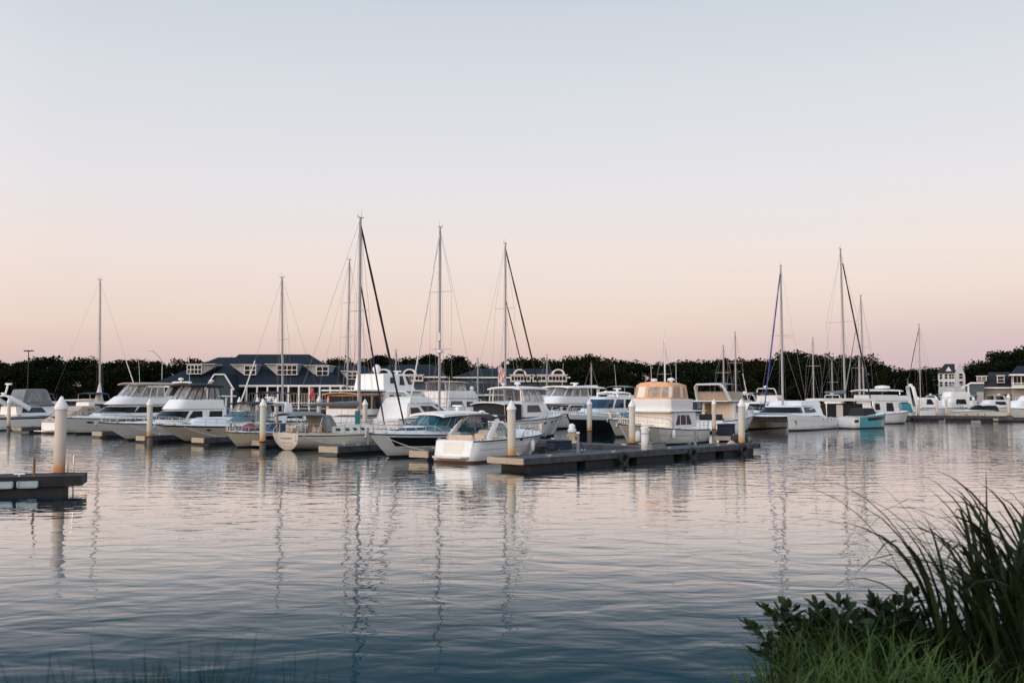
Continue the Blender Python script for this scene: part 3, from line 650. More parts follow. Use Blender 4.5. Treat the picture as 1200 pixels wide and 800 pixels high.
b.shape(1.7, 2.2, 1.5, 0, 1.6, .42, 2.2, .3); b.hull(GEL); b.deck(GEL, .1, .25, .2)
sh = Shell((1, 9.6, 3.7, 3, 2.2), (1, 8.4, 3.4, 2.6, 1.8), 1.9, 3.3); sh.body('deckhouse', GEL, b.o); sh.sides('side_window', BGLASS, b.o, [(.93, .3), (.7, .3), (.7, .8), (.9, .8)]); sh.sides('side_window', GLASS, b.o, [(.66, .3), (.5, .3), (.5, .75), (.62, .75)])
sh = Shell((1.2, 8.6, 3.4, 2.8, 2.0), (1.2, 8.2, 3.3, 2.6, 1.8), 3.35, 4.2); sh.body('flybridge', GEL, b.o); sh = Shell((1.4, 6.5, 2.9, 2.4, 1.0), (1.4, 5.9, 2.7, 2.1, .8), 4.2, 5.2); b.glassy(sh, VINYL, WHITEP, q=1, name='vinyl_window', posts=(0, .5, .7, 1.0))
b.top(1.2, 6.0, 3.0, 5.4, mat('faded_pink_canvas', (.46, .30, .27), .85, var=.1), ((1.4, 1.4),), 4.2); b.radar(7.4, .8, 4.2, 'ball', .8); b.radar(7.4, -.8, 4.2, 'ball', .8)
b = boat('motor_yacht', 'white hardtop yacht with wide windshield, white awning and black aft curtains, behind the centre piling', 'motor boat', 572, 81.5, HB, 12.0, 4.0)
b.shape(1.5, 2.0, 1.5, 0, 1.6, .42, 2.2, .3); b.hull(GEL); b.deck(GEL, .2, .25, .5); b.hull_ports((.5, .62, .74), .75)
sh = Shell((2.8, 9.0, 3.4, 2.6, 2.4), (2.8, 7.6, 3.0, 2.3, 1.8), 1.8, 3.1); sh.body('deckhouse', GEL, b.o); sh.sides('side_window', GLASS, b.o, [(.9, .3), (.52, .3), (.52, .75), (.86, .75)])
sh = Shell((2.6, 7.6, 3.2, 2.6, 1.6), (2.6, 6.6, 2.9, 2.2, 1.2), 3.1, 4.15); b.glassy(sh, VINYL, GEL, q=.95, posts=(0, .5, .72, .95), r=.06)
b.top(2.2, 6.9, 3.2, 4.4, GEL, ((2.5, 2.5),), 3.1, th=.12, name='hardtop', lr=.07); b.radar(4.4, 0, 4.4, 'dome'); b.radar(3.4, .8, 4.4, 'dome', .7)
b.top(-.2, 2.6, 3.4, 3.1, GEL, ((0, 0),), 1.4, name='awning'); sh = Shell((.1, 2.6, 3.2, 3.2, .05), (.1, 2.6, 3.1, 3.1, .05), 1.45, 2.95); sh.body('aft_curtain', BLACKC, b.o, roof=False); b.rail(.45, .985, .6)
b = boat('sailboat', 'white sailboat with two black furled headsails slanting right, behind the centre hardtop yacht', 'sailboat', 547, 90.4, HB, 14.0, 3.7, group=SG, sail=True)
b.shape(1.2, 1.4, 1.7, .05, 1.9, .42, 2.0, .2, .7); b.hull(GEL); b.deck(GEL, .25, .1, .4); sh = Shell((3.4, 9, 2.2, 1.5, 2), (3.4, 8.2, 1.9, 1.1, 1.5), 1.2, 1.75); sh.body('cabin_trunk', GEL, b.o)
M = b.mast(6.3, 1.7, 18.3, .10, spr=(.62,), furl=(.0, 1.0), furlm=BLACKC, inner=(.68, .82, BLACKC), sw=1.1, furlr=.08)
MB().lathe((6.55, 0, 6.6), [(.05, 0), (.25, .05), (.25, .3), (.05, .34)], 10).build('mast_radar', GEL, M)
b = bowboat('motor_yacht', 'biggest white flybridge yacht with wide enclosed bridge windows and overhanging hardtop', 'motor boat', 624, 107, HM, 15.0, 4.6, 2.0)
b.shape(1.4, 2.0, 1.6, 0, 2.0, .42, 2.2, .3); b.hull(GEL); b.deck(GEL, .1, .25, .2); b.hull_ports((.5, .6, .7), .7)
sh = Shell((1.6, 11.2, 4.1, 3.0, 3.4), (1.6, 9.4, 3.8, 2.7, 2.4), 1.7, 2.75); sh.body('deckhouse', GEL, b.o); sh.sides('side_window', GLASS, b.o, [(.82, .25), (.46, .25), (.5, .8), (.74, .8)]); sh.patch('windscreen', GLASS, b.o, [(-.46, .3), (.46, .3), (.46, .85), (-.46, .85)])
sh = Shell((1.4, 10.0, 3.9, 2.9, 2.8), (1.4, 9.2, 3.8, 2.7, 2.2), 2.77, 3.6); sh.body('flybridge', GEL, b.o)
sh = Shell((3.4, 9.2, 3.6, 2.7, 2.2), (3.4, 7.8, 3.2, 2.3, 1.6), 3.55, 4.6); b.glassy(sh, VINYL, GEL, q=.95, posts=(0, .33, .5, .72, .95), r=.07)
b.top(-.2, 8.4, 3.6, 4.8, GEL, (), th=.14, name='hardtop'); b.arch(1.8, 1.0, 3.6, 2.8, 4.72, r=.12); b.radar(4.0, 0, 4.8, 'bar'); b.radar(5.0, .8, 4.8, 'dome', .8); b.antenna(5, -1, 4.8, 2.6); b.rail(.45, .985, .7)
b = boat('flybridge_cruiser', 'white flybridge cruiser with tan panels and door coloured as reflected sky, right of the trawler', 'motor boat', 829, 97, HB, 12.0, 4.0)
b.shape(1.2, 1.9, 1.5, 0, 1.6, .42, 2.2, .3); b.hull(GEL); b.deck(GEL, .22, .25, .4, TEAK); b.platform(.9, .35)
sh = Shell((2.6, 9.2, 3.5, 2.7, 2.6), (2.6, 7.6, 3.2, 2.3, 1.8), 1.3, 3.0); sh.body('deckhouse', GEL, b.o); sh.rear('saloon_door', CREAM, b.o, -1.3, .6, .2, .9); sh.rear('saloon_door', TEAK, b.o, .7, 1.4, .2, .9, .02); sh.sides('side_window', GLASS, b.o, [(.9, .4), (.5, .4), (.5, .8), (.86, .8)])  # cream colour stands for the western sky reflected in the aft door
b.add(MB().box((3.6, 0, 3.08), (6.8, 3.9, .14), bev=.05), 'bridge_deck', GEL)
sh = Shell((1.4, 7.6, 3.4, 2.6, 1.8), (1.0, 6.8, 3.3, 2.4, 1.4), 3.16, 4.0); sh.body('flybridge', TAN, b.o); b.top(.6, 4.4, 3.0, 4.9, GREYC, ((1, 1), (4, 4.4)), 4.0, th=.05); b.arch(1.6, .2, 3.4, 3.1, 4.7, r=.1); b.radar(3.4, 0, 4.4, 'dome')
b.seat(1.0, 2.4, 1.2, BLACKC); b.rail(.4, .985, .6)
b = boat('cuddy_boat', 'small white cuddy boat with dark blue soft top, just right of the orange canvas', 'motor boat', 796, 111, HB, 8.5, 2.9)
b.shape(1.5, 1.8, 1.5, 0, 1.2, .42, 2.2, .3); b.hull(GEL); b.deck(GEL, .35, .25, .4); sh = Shell((1.6, 5.6, 2.6, 2.0, 1.4), (1.8, 4.8, 2.3, 1.7, 1.0), 1.8, 3.2); sh.body('canvas_enclosure', NAVYC, b.o); sh.sides('vinyl_window', VINYL, b.o, [(.93, .3), (.52, .3), (.54, .86), (.88, .86)])

# --- catamaran
HC = Vector((.6, .8))
x0 = at(950, 107); CP = Vector((at(924, 102), 102)) + HC * 6 + Vector((-.8, .6)) * 2.9
root = empty('catamaran', (CP.x, CP.y, 0), math.atan2(-HC.y, -HC.x), 'white sailing catamaran with dark wrap windows, bird mark on its bow and blue furled jib', 'sailboat', SG)
def cat_hull(yc):
    b = Boat.__new__(Boat); b.L, b.B, b.sail, b.o = 13.0, 1.9, False, root
    b.shape(1.15, 1.75, 1.4, 0, .25, .5, 2.2, .12, .9)
    hp0 = b.hp
    b.hp = lambda t, r, side, off=0.0: hp0(t, r, side, off) + Vector((-6.5, yc, 0))
    b.hull(GEL, rub=None); n = 16; m = MB(); rows = []
    for i in range(n + 1):
        t = i / n; a, c = b.hp(t, 1, 1), b.hp(t, 1, -1)
        rows.append([a, (a + c) / 2 + Vector((0, 0, .08)), c])
    m.grid(rows).build('hull_deck', GEL, root, 40)
    b.strip('hull_stripe', GELG, .66, .69, .02, .97); b.hull_ports((.12, .2, .3, .4), .86, dt=.012)
    return b
h1, h2 = cat_hull(2.9), cat_hull(-2.9)
m = MB().box((-1.9, 0, 1.15), (8.4, 5.0, .7), bev=.15); m.build('bridge_deck', GEL, root, 40)
MB().tube([(5.8, -2.9, 1.75), (5.8, 2.9, 1.75)], .11, 8).build('crossbeam', ALU, root, 40)
MB().grid([[(2.3 + 3.4 * i / 4, -2.3 + 4.6 * j / 6, 1.5 - .06 * math.sin(math.pi * j / 6)) for j in range(7)] for i in range(5)]).build('trampoline', mat('white_netting', (.5, .5, .5), .9), root, 40)
sh = Shell((-4.6, 3.4, 5.4, 5.0, 2.8), (-4.6, 1.8, 4.6, 3.8, 2.2), 1.45, 2.55); sh.body('deckhouse', GEL, root)
sh.patch('wrap_window', GLASS, root, [(-.48, .3), (.48, .3), (.45, .85), (-.45, .85)], nx=20); sh.sides('wrap_window', GLASS, root, [(.84, .3), (.52, .3), (.52, .85), (.8, .85)])
sh = Shell((-5.2, 0.2, 4.4, 4.0, .8), (-5.2, -.2, 4.0, 3.6, .7), 2.55, 3.05); sh.body('bimini', GEL, root)
b = Boat.__new__(Boat); b.L, b.B, b.sail, b.o = 13, 6.2, True, root; b.shape(1.3, 1.6, rake=.3); b.h = None
hp0 = b.hp; b.hp = lambda t, r, side, off=0.0: Vector((-6.5 + 12.3 * t, 2.9 * side, 1.75))
M = b.mast(.4, 2.5, 17.8, .12, spr=(.5,), furl=(.03, .98), furlm=BLUEC, boom=None, sw=1.3, furlr=.08, back=False)
M2 = MB().tube([(.4, 0, 9.9), (.28, 1.3, 9.92)], .02, 4).build('lazy_jack', WIRE, M)
# bird-like mark near the bow, both sides of the near hull
for yc, sd in ((2.9, 1), (2.9, -1), (-2.9, 1), (-2.9, -1)):
    pts = [(-.42, .12), (-.15, .28), (.12, .34), (.22, .1), (.2, -.12), (.02, -.34), (-.06, -.36), (.06, -.08), (.0, .1), (-.22, .1)]
    hh = h1 if yc > 0 else h2
    P3 = []
    for (u, v) in pts:
        t = .9 - u * .06; r = .48 + v * .5
        P3.append(hh.hp(t, r, sd, .014))
    MB().poly(P3).build('bow_emblem', NAVY, hh.h)

# --- right-hand group
b = boat('day_cruiser', 'small teal hulled cruiser with plumb bow and white stern, right of the catamaran', 'motor boat', 989, 110.5, Vector((.82, .57)).normalized(), 7.2, 2.7)
b.shape(1.25, 1.75, 1.3, 0, .12, .55, 2.4, .1); b.hull(GEL, ANTI, rub=None); b.strip('teal_topsides', TEALH, .10, .999, .13, .999, off=.012); b.strip('hull_window', GLASS, .62, .86, .32, .99, off=.022, taper=False); b.strip('hull_vent', GLASS, .55, .78, .02, .1, off=.016); b.deck(GEL, .35, .12, .4)
sh = Shell((2.0, 5.2, 2.1, 1.7, 1.2), (2.2, 4.6, 1.8, 1.4, .9), 1.4, 2.2); sh.body('canvas_enclosure', BLACKC, b.o)
b = boat('houseboat', 'low white roofed houseboat with dark open sides, behind the catamaran stern', 'houseboat', 957, 121, Vector((.95, .3)).normalized(), 7.5, 3.2)
b.shape(.8, .9, 1.2, 0, .4, .6, 2.4, .1); b.hull(GELG); b.deck(GELG, 0, .05)
b.add(MB().box((3.0, 0, 1.75), (5.0, 2.6, 1.9)), 'cabin', BLACKC, None); b.add(MB().box((2.2, -1.33, 1.8), (.9, .06, 1.5)), 'cabin_door', CREAM, None); b.top(-.4, 7.0, 3.8, 3.35, GEL, ((0, 0), (6.6, 6.6)), .9, th=.28, drop=.05, crown=.02, name='roof', lr=.05)  # solid black box stands for the shaded interior behind the open sides
b = boat('inflatable_dinghy', 'grey inflatable dinghy lying in front of the low white roofed houseboat', 'dinghy', 963, 114, Vector((1, .1)).normalized(), 3.4, 1.7, group='small tenders')
pts = [(3.0 * math.cos(a) * .5 + 1.5, .62 * math.sin(a), .95 + .12 * max(0, math.cos(a))) for a in [R(-140 + 280 * i / 16) for i in range(17)]]
b.add(MB().tube(pts, .26, 8, ref=(0, 0, 1)), 'tube', GREYC); b.add(MB().box((1.3, 0, .78), (2.4, 1.1, .12)), 'floor_board', WOODG, None); b.add(MB().box((1.4, 0, .45), (2.6, 1.6, .5), bev=.1), 'float_pontoon', WOODD, None)
b = boat('motor_yacht', 'white two deck cruiser with a covered tender on its roof, behind the teal boat', 'motor boat', 1008, 131, Vector((.93, .36)).normalized(), 8.0, 3.6)
b.shape(1.2, 1.7, 1.5, 0, .8, .5, 2.3, .3); b.hull(GEL); b.deck(GEL, .1, .15, .2)
sh = Shell((.6, 5.8, 3.2, 2.8, 1.0), (.6, 5.3, 3.0, 2.5, .8), 1.3, 3.0); sh.body('deckhouse', GEL, b.o); sh.sides('side_window', GLASS, b.o, [(.72, .2), (.56, .2), (.56, .85), (.7, .85)]); sh.sides('side_window', GLASS, b.o, [(.95, .3), (.85, .3), (.85, .8), (.95, .8)])
sh = Shell((.2, 5.6, 3.1, 2.7, .8), (.2, 5.4, 3.1, 2.6, .8), 3.02, 3.8); sh.body('flybridge', GEL, b.o, roof=False); b.top(-.3, 5.6, 3.3, 4.55, GEL, ((0, 0), (5, 5)), 3.8, th=.12, name='hardtop', lr=.05)
b.add(MB().lathe((3.6, 0, 4.55), [(.4, 0), (.95, .08), (1.0, .25), (.85, .42), (.1, .5)], 14), 'tender_cover', GEL)
b = boat('sport_cruiser', 'white boat with a tall raked radar arch, at the far right dock', 'motor boat', 1070, 160, Vector((1, .1)).normalized(), 5.8, 2.6)
b.shape(1.5, 1.9, 1.5, 0, .8, .5, 2.3, .3); b.hull(GEL); b.deck(GEL, .3, .2); sh = Shell((1.2, 4.8, 2.2, 1.7, 1.6), (1.2, 3.4, 2, 1.5, 1.0), 1.9, 3.4); sh.body('deckhouse', GEL, b.o); sh.sides('side_window', GLASS, b.o, [(.9, .3), (.5, .3), (.5, .85), (.8, .85)]); b.arch(.2, -.6, 2.2, 1.5, 5.2, r=.12); b.radar(-.5, 0, 5.2, 'dome', 1.2); b.antenna(-.5, .6, 5.2, 1.4)
for (px, D, lab, cm) in ((1058, 150, 'white runabout under a teal cover, at the left end of the far right dock', TEALC), (1047, 146, 'white runabout with grey canvas cover, right of the two deck cruiser with tender', GREYC)):
    b = boat('runabout', lab, 'motor boat', px, D, Vector((.5, .86)).normalized(), 7.0, 2.5)
    b.shape(1.2, 1.5, 1.5, 0, 1.0, .42, 2.2, .3); b.hull(GEL); b.deck(GEL, .5, .15); sh = Shell((.4, 4.6, 2.2, 1.6, 1.5), (1.0, 3.8, 1.7, 1.0, 1.0), 1.3, 2.5); sh.body('boat_cover', cm, b.o)
b = bowboat('express_cruiser', 'low cream express cruiser with long dark windshield, behind the far right dock', 'motor boat', 1119, 157, Vector((-.995, -.1)).normalized(), 9.5, 3.0, 1.0)
b.shape(1.25, 1.25, 1.5, -.1, 1.0, .5, 2.3, .3); b.hull(GELW); b.deck(GELW, .3, .25); b.hull_ports((.5, .62, .8), .6)
sh = Shell((2.0, 7.0, 2.5, 2.0, 2.6), (2.4, 5.2, 2.1, 1.6, 1.6), 1.3, 2.25); sh.body('windshield', GLASS, b.o); b.top(1.8, 4.8, 2.3, 2.45, GELW, (), th=.1, name='hardtop')
b = bowboat('flybridge_cruiser', 'white flybridge cruiser with antennas, in front of the white three storey house', 'motor boat', 1099, 171, Vector((-.9, -.43)).normalized(), 7.5, 3.2, 1.0)
b.shape(1.5, 1.9, 1.5, 0, .9, .5, 2.3, .3); b.hull(GEL); b.deck(GEL, .15, .2); sh = Shell((.6, 5.6, 2.9, 2.4, 1.4), (.6, 4.8, 2.7, 2.2, 1.0), 1.8, 3.5); sh.body('deckhouse', GEL, b.o); sh.sides('side_window', GLASS, b.o, [(.9, .3), (.55, .3), (.55, .8), (.86, .8)]); sh = Shell((.4, 5, 2.8, 2.2, 1), (.4, 4.6, 2.7, 2.0, .9), 3.5, 4.4); sh.body('flybridge', GEL, b.o); b.top(.4, 3.6, 2.4, 5.6, GELG, ((.6, .6), (3.4, 3.4)), 4.3); b.antenna(1, .8, 5.4, 1.8); b.antenna(2, -.8, 5.4, 2.2); b.rail(.3, .98, .8)
b = bowboat('motor_yacht', 'large white cruiser with stepped cabin, cut by the right edge of the photo', 'motor boat', 1172, 163, Vector((-.9, -.43)).normalized(), 13, 4.0, 1.6)
b.shape(1.4, 1.9, 1.5, 0, 1.6, .45, 2.3, .3); b.hull(GEL); b.deck(GEL, .15, .2); sh = Shell((1, 9.6, 3.5, 2.8, 2.6), (1, 8.2, 3.2, 2.4, 2), 1.6, 2.9); sh.body('deckhouse', GEL, b.o); sh.sides('side_window', GLASS, b.o, [(.9, .3), (.5, .3), (.5, .8), (.86, .8)]); sh = Shell((1, 7, 3, 2.4, 2), (1, 6, 2.8, 2, 1.6), 2.9, 3.7); sh.body('flybridge', GEL, b.o); b.arch(1.4, .6, 2.8, 3, 4.6)
b = bowboat('motor_yacht', 'white cruiser with low cabin, behind the cream express cruiser at the far right dock', 'motor boat', 1142, 173, Vector((-.9, -.43)).normalized(), 9, 3.4, 1.2)
b.shape(1.5, 2.0, 1.5, 0, 1.2, .45, 2.3, .3); b.hull(GEL); b.deck(GEL, .15, .2); sh = Shell((1, 6.6, 2.9, 2.2, 2.2), (1, 5.4, 2.6, 1.8, 1.6), 1.8, 3.0); sh.body('deckhouse', GEL, b.o); sh.sides('side_window', GLASS, b.o, [(.9, .3), (.5, .3), (.5, .8), (.86, .8)])

# --- more boats crowded behind (each its own look)
def filler(px, D, L, B, head, lab, roofm=None, wm=GLASS, fly=False, name='cabin_cruiser', hullm=None, arch=False):
    b = boat(name, lab, 'motor boat', px, D, head, L, B)
    b.shape(1.35, 1.85, 1.5, 0, 1.3, .42, 2.2, .3); b.hull(hullm or GEL); b.deck(GEL, .2, .2, .4)
    sh = Shell((L * .15, L * .75, B * .86, B * .64, L * .2), (L * .16, L * .62, B * .78, B * .52, L * .15), 1.6, 2.9); sh.body('deckhouse', GEL, b.o)
    sh.sides('side_window', wm, b.o, [(.92, .3), (.52, .3), (.52, .82), (.86, .82)]); sh.patch('windscreen', wm, b.o, [(-.46, .3), (.46, .3), (.44, .86), (-.44, .86)])
    z = 2.9
    if fly:
        sh = Shell((L * .16, L * .6, B * .8, B * .58, L * .12), (L * .16, L * .55, B * .76, B * .5, L * .1), 2.92, 3.7); sh.body('flybridge', GEL, b.o); z = 3.7
    if roofm:
        b.top(L * .16, L * .45, B * .76, z + 1.15, roofm, ((L * .18, L * .18), (L * .43, L * .48)), z - .1)
    if arch: b.arch(L * .2, L * .12, B * .8, z - 1, z + .9); b.radar(L * .12, 0, z + .9, 'dome')
    b.rail(.45, .985, .6)
    return b
filler(868, 118, 10.5, 3.4, HB, 'white cabin cruiser showing between the tan panelled cruiser and the catamaran', TAN, arch=True)
filler(893, 128, 11, 3.6, HB, 'white bridge cruiser with round roof lights, behind the catamaran mast', None, fly=True, arch=True)
filler(925, 136, 10, 3.4, HB, 'white low cruiser with pale rails, behind the catamaran cabin', None)
filler(436, 116, 10, 3.4, HB, 'white cruiser half hidden between the clubhouse and the two deck yacht', GREYC)
filler(536, 131, 10, 3.3, HB, 'white cruiser with grey top, far behind the pink topped yacht', GREYC, arch=True)
filler(775, 124, 10, 3.2, HB, 'white cruiser hidden behind the orange canvas of the trawler', NAVYC)
filler(345, 104, 9.5, 3.2, HM, 'white cruiser behind the grey bimini of the cream sailboat', NAVYC, name='cabin_cruiser')
filler(84, 118, 9.5, 3.2, HB, 'dark topped white cruiser between the left mast and the grey dodger', NAVYC)
filler(1085, 190, 9, 3.2, Vector((.9, .43)), 'white cruiser in the far corner between two treetops on the right', None, arch=True)

filler(704, 108, 9.5, 3.2, HB, 'white cruiser with black bimini, behind the black hulled yacht', BLACKC, arch=True)
filler(741, 121, 10, 3.3, HM, 'white cruiser with grey canopy, far behind the teal bow cover', GREYC, fly=True)
filler(612, 131, 9.5, 3.2, HB, 'white bridge cruiser far behind the centre piling', None, fly=True)
filler(904, 119, 9.5, 3.2, HM, 'white cruiser with black canopy, showing over the catamaran port bow', BLACKC)
filler(972, 141, 9, 3.1, HB, 'white cruiser with navy canopy, behind the houseboat roof', NAVYC, arch=True)
filler(1036, 163, 9, 3.2, Vector((.9, .43)), 'white cruiser with black windows, far behind the covered tender', None, fly=True)
filler(1090, 181, 8, 3.0, Vector((.9, .43)), 'small white cruiser below the low treeline on the right', TEALC)
filler(1128, 187, 9, 3.2, Vector((.9, .43)), 'white cruiser below the blue grey gable on the right', GREYC, arch=True)
filler(1165, 184, 9, 3.2, Vector((.9, .43)), 'white cruiser with navy canopy below the right hand balcony building', NAVYC, arch=True)
filler(482, 124, 9, 3.2, HB, 'white cruiser far behind the sleek yacht, below the arched dormers', BLACKC, arch=True)
filler(22, 124, 9, 3.2, HB, 'white cruiser far behind the dodger at the left edge', NAVYC)
# --- sailboats of which the masts show
def sloop(px, D, head, L, zt, lab, mx, furl=(.0, 1.0), furlm=SAIL, r=.09, spr=(.55,), rake=0, boom=None, hm=None, inner=None, lean=0, furlr=.07, sw=1.0, boomm=None):
    h = Vector(head).normalized()
    p = Vector((at(px, D), D)) - h * mx        # px is the mast's column
    b = Boat('sailboat', lab, 'sailboat', p, h, L, L * .29, group=SG, sail=True)
    b.shape(1.1, 1.35, 1.7, .06, 1.7, .42, 2.0, .2, .7); b.hull(hm or GEL); b.strip('cove_stripe', NAVY, .84, .9, 0, .98); b.deck(GEL, .25, .1, .4)
    sh = Shell((L * .28, L * .72, L * .17, L * .12, L * .15), (L * .28, L * .66, L * .15, L * .09, L * .12), 1.15, 1.7); sh.body('cabin_trunk', GEL, b.o); sh.sides('portlight', GLASS, b.o, [(.9, .35), (.56, .35), (.56, .75), (.9, .75)])
    b.mast(mx, 1.6, zt, r, spr=spr, furl=furl, furlm=furlm, rake=rake, boom=boom, inner=inner, lean=lean, furlr=furlr, sw=sw, boomm=boomm)
    b.rail(.78, .985, .55, n=3)
    return b
s = sloop(118, 122, (.9, .43), 11.5, 17.9, 'white sailboat with mast nearest the left edge, above the big cruiser', 6.2, furl=(.55, 1.0), boom=(3.0, 4.2), rake=.3, boomm=SAIL)
MB().tube([(6.2 - .1, 0, 1.8), (6.1, .05, 3.6), (6.15, 0, 5.2)], [.8, .42, .1], 8).build('draped_sail', SAIL, s.o, 60)
sloop(332, 101, (-.7, -.71), 11, 15.6, 'white sailboat with a slim mast in front of the clubhouse dormers', 5.5, furl=(.6, 1.0), rake=-.3)
sloop(407, 109, HB, 11.5, 18.6, 'white sailboat whose mast stands just left of the tallest mast', 5.5, rake=-.2, furl=None, spr=(.5, .72), boom=(3.0, 4.0))
sloop(990, 124, (.75, .66), 13.5, 22.0, 'large sailboat with the tallest right hand mast and grey boom cover, behind the houseboat', 6.5, furl=(.06, 1.0), furlm=NAVYC, r=.12, rake=.5, spr=(.55,), boom=(4.0, 4.6), sw=2.2, furlr=.1, boomm=GREYC)
sloop(1012, 137, (-.75, -.66), 11.5, 17.4, 'sailboat with a crossed furled sail, behind the teal hulled boat', 5.5, furl=(.3, 1.0), furlm=GREYC, rake=-.4, r=.1)
sloop(1007, 146, HB, 10, 9.3, 'sailboat with a short thick white mast beside the crossed furled sail', 5, furl=None, r=.16, spr=(.8,))
sloop(953, 138, HM, 10, 11.6, 'sailboat with a pale mast above the houseboat roof, furled jib slanting right', 5, furl=None, spr=(.62,))
sloop(975, 152, (-.8, -.6), 9.5, 9.2, 'sailboat with a short mast behind the tallest right hand mast', 5, furl=None)
sloop(848, 124, HB, 10, 9.8, 'sailboat with the left one of two short masts right of the trawler', 5, furl=None, spr=(.6,))
sloop(862, 131, HB, 10.5, 11.9, 'sailboat with the right one of two short masts right of the trawler', 5, furl=(.5, 1), spr=(.62,))
sloop(779, 128, HB, 9.5, 10.4, 'sailboat with a thin mast standing above the orange canvas', 5, furl=None)
sloop(1078, 176, (-.85, -.5), 10.5, 16.3, 'sailboat with a thin mast and dark slanting jib near the right hand trees', 5.5, furl=(.05, .6), furlm=NAVYC, r=.08)
sloop(464, 127, HB, 10, 9.4, 'sailboat with a short mast in front of the first blue grey house', 5, furl=None)
sloop(560, 141, HB, 10, 8.9, 'sailboat with a short mast in front of the second blue grey house', 5, furl=None)
sloop(693, 137, HB, 9, 8.0, 'sailboat with a faint short mast against the dark trees', 4.5, furl=None)
sloop(641, 146, HB, 10, 9.6, 'sailboat with a short mast in front of the arched dormers', 5, furl=None)

# --- flags
def flag(px, D, zb, zt, name, lab, us):
    x = at(px, D); f = empty(name, (x, D, zb), 0, lab, 'flag', 'flags flying on the boats')
    MB().tube([(0, 0, 0), (0, 0, zt - zb)], .025, 6).build('flagpole', WHITEP, f)
    b = MB(); H = 1.55 if us else .95; W = .55 if us else .34; n = 9; top = zt - zb - .1
    if us:
        for k in range(n):
            b.k = k % 2; rows = []
            for j in range(9):
                z = top - H * j / 8
                rows.append([(W * (k + e) / n + .05 * math.sin(j * .9), .12 * math.sin(j * 1.1 + (k + e) * .9), z - .75 * W * (k + e) / n) for e in (0, 1)])
            b.grid(rows)
        b.build('cloth', [REDC, WHITEP], f, 60)
    else:
        b.grid([[(W * i / 5, .1 * math.sin(j * 1.1 + i), top - H * j / 6 - .3 * W * i / 5) for i in range(6)] for j in range(7)]); b.build('cloth', mat('faded_red_cloth', (.50, .10, .11), .8, var=.15), f, 60)
flag(584, 87, 2.0, 6.4, 'flag', 'limp striped red and white flag on a staff beside the third tall mast', True)
flag(363, 76, 1.0, 4.3, 'flag', 'small plain red flag on a staff in front of the clubhouse porch', False)
# ================================================================== docks and pilings
V2 = Vector
def dock(name, lab, p0, p1, w, z=.55, th=.32, light_end=True, wood=None, group='floating docks', name_end='end_timber', cat='dock'):
    p0, p1 = Vector(p0), Vector(p1); d = (p1 - p0); L = d.length
    o = empty(name, (p0.x, p0.y, 0), math.atan2(d.y, d.x), lab, cat, group); wood = wood or WOODG
    b = MB(); n = max(3, int(L / .32))
    for i in range(n):                                  # deck boards with a gap between them
        a = L * i / n; b.box((a + L / n / 2, 0, z - .03), (L / n - .02, w - .1, .05))
    b.build('deck', wood, o)
    s = MB()
    for sd in (1, -1): s.box((L / 2, sd * (w / 2 - .03), z - th / 2 + .01), (L - .02, .07, th))
    s.box((L / 2, 0, z - .12), (L - .2, w - .2, .08)); s.build('side_timber', wood, o)
    e = MB().box((-.02, 0, z - th / 2 + .015), (.09, w + .06, th)); e.build('end_timber', WOODT if light_end else WOODD, o)
    MB().box((L + .02, 0, z - th / 2 + .015), (.09, w + .06, th)).build('end_timber', WOODD, o)
    k = max(1, int(L / 4))
    for i in range(k):
        MB().box((L * (i + .5) / k + (.25 if i == 0 else 0), 0, z - th - .12), (min(L / k * .86, 3.4), w - .35, .62)).build('float', WOODD, o)
    for i in range(max(1, int(L / 5))):
        for sd in (1, -1):
            MB().box((2 + i * 5, sd * (w / 2 - .14), z + .04), (.06, .06, .08)).tube([(1.82 + i * 5, sd * (w / 2 - .14), z + .09), (2.18 + i * 5, sd * (w / 2 - .14), z + .09)], .025, 5).build('cleat', CHROME, o)
    return o
def uv(s, t): return Vector((.45, 46.7)) + s * Vector((.69, .72)) + t * Vector((-.72, .69))
T = dock('dock', 'long grey timber outer dock with pale end board and black rings for dark gaps', uv(.1, 1.15), uv(21.7, 1.15), 2.3, th=.29)
T2 = dock('dock', 'short grey dock arm behind the outer dock, with the white pedestal', uv(14.6, 2.6), uv(15.3, 12.5), 1.9, .52, light_end=False)
dock('dock', 'small dark dock arm with a blue box, beside the bow of the open sport cruiser', uv(8.2, 2.5), uv(8.7, 5.6), 1.5, .52, light_end=False)
for i, (px, yb, w, L, lab) in enumerate(((491, 539, 1.25, 11, 'finger dock with pale end board under the bow of the navy banded cruiser'), (385, 533, 1.45, 11, 'finger dock with pale end board beside the cream sailboat hull'),
        (303, 524.5, 1.2, 10, 'finger dock with pale end board under the bow of the beige runabout'), (232, 521, 1.25, 11, 'finger dock with pale end board below the long beige express cruiser'), (165, 518.5, 1.0, 11, 'finger dock with pale end board below the black topped flybridge cruiser'), (114, 512.5, 1.3, 12, 'finger dock with pale end board below the big cruiser with black side windows'), (20, 506.5, 1.5, 12, 'finger dock with pale end board at the left edge'))):
    p = gnd(px, yb); dock('dock', lab, p.xy, p.xy + HB * L, w, .5, .36)
w0 = Vector((4.0, 65.8)); VL = Vector((-.72, .69))
dock('dock', 'main grey walkway behind the boats moored bow out', w0 + VL * .5, w0 + VL * 74, 2.0, .55, light_end=False)
a = gnd(1062, 492.5); c = gnd(1186, 493.5)
far = dock('dock', 'long low dock at the far right in front of the cream express cruiser', a.xy, c.xy, 2.4, .75, .4, light_end=False)
p = gnd(1160, 493.5); dock('dock', 'short pale step float at the right end of the far dock', (p.x, p.y - 1.8), (p.x + 1.7 * 6.0, p.y - 1.6), 1.2, .45, light_end=True)
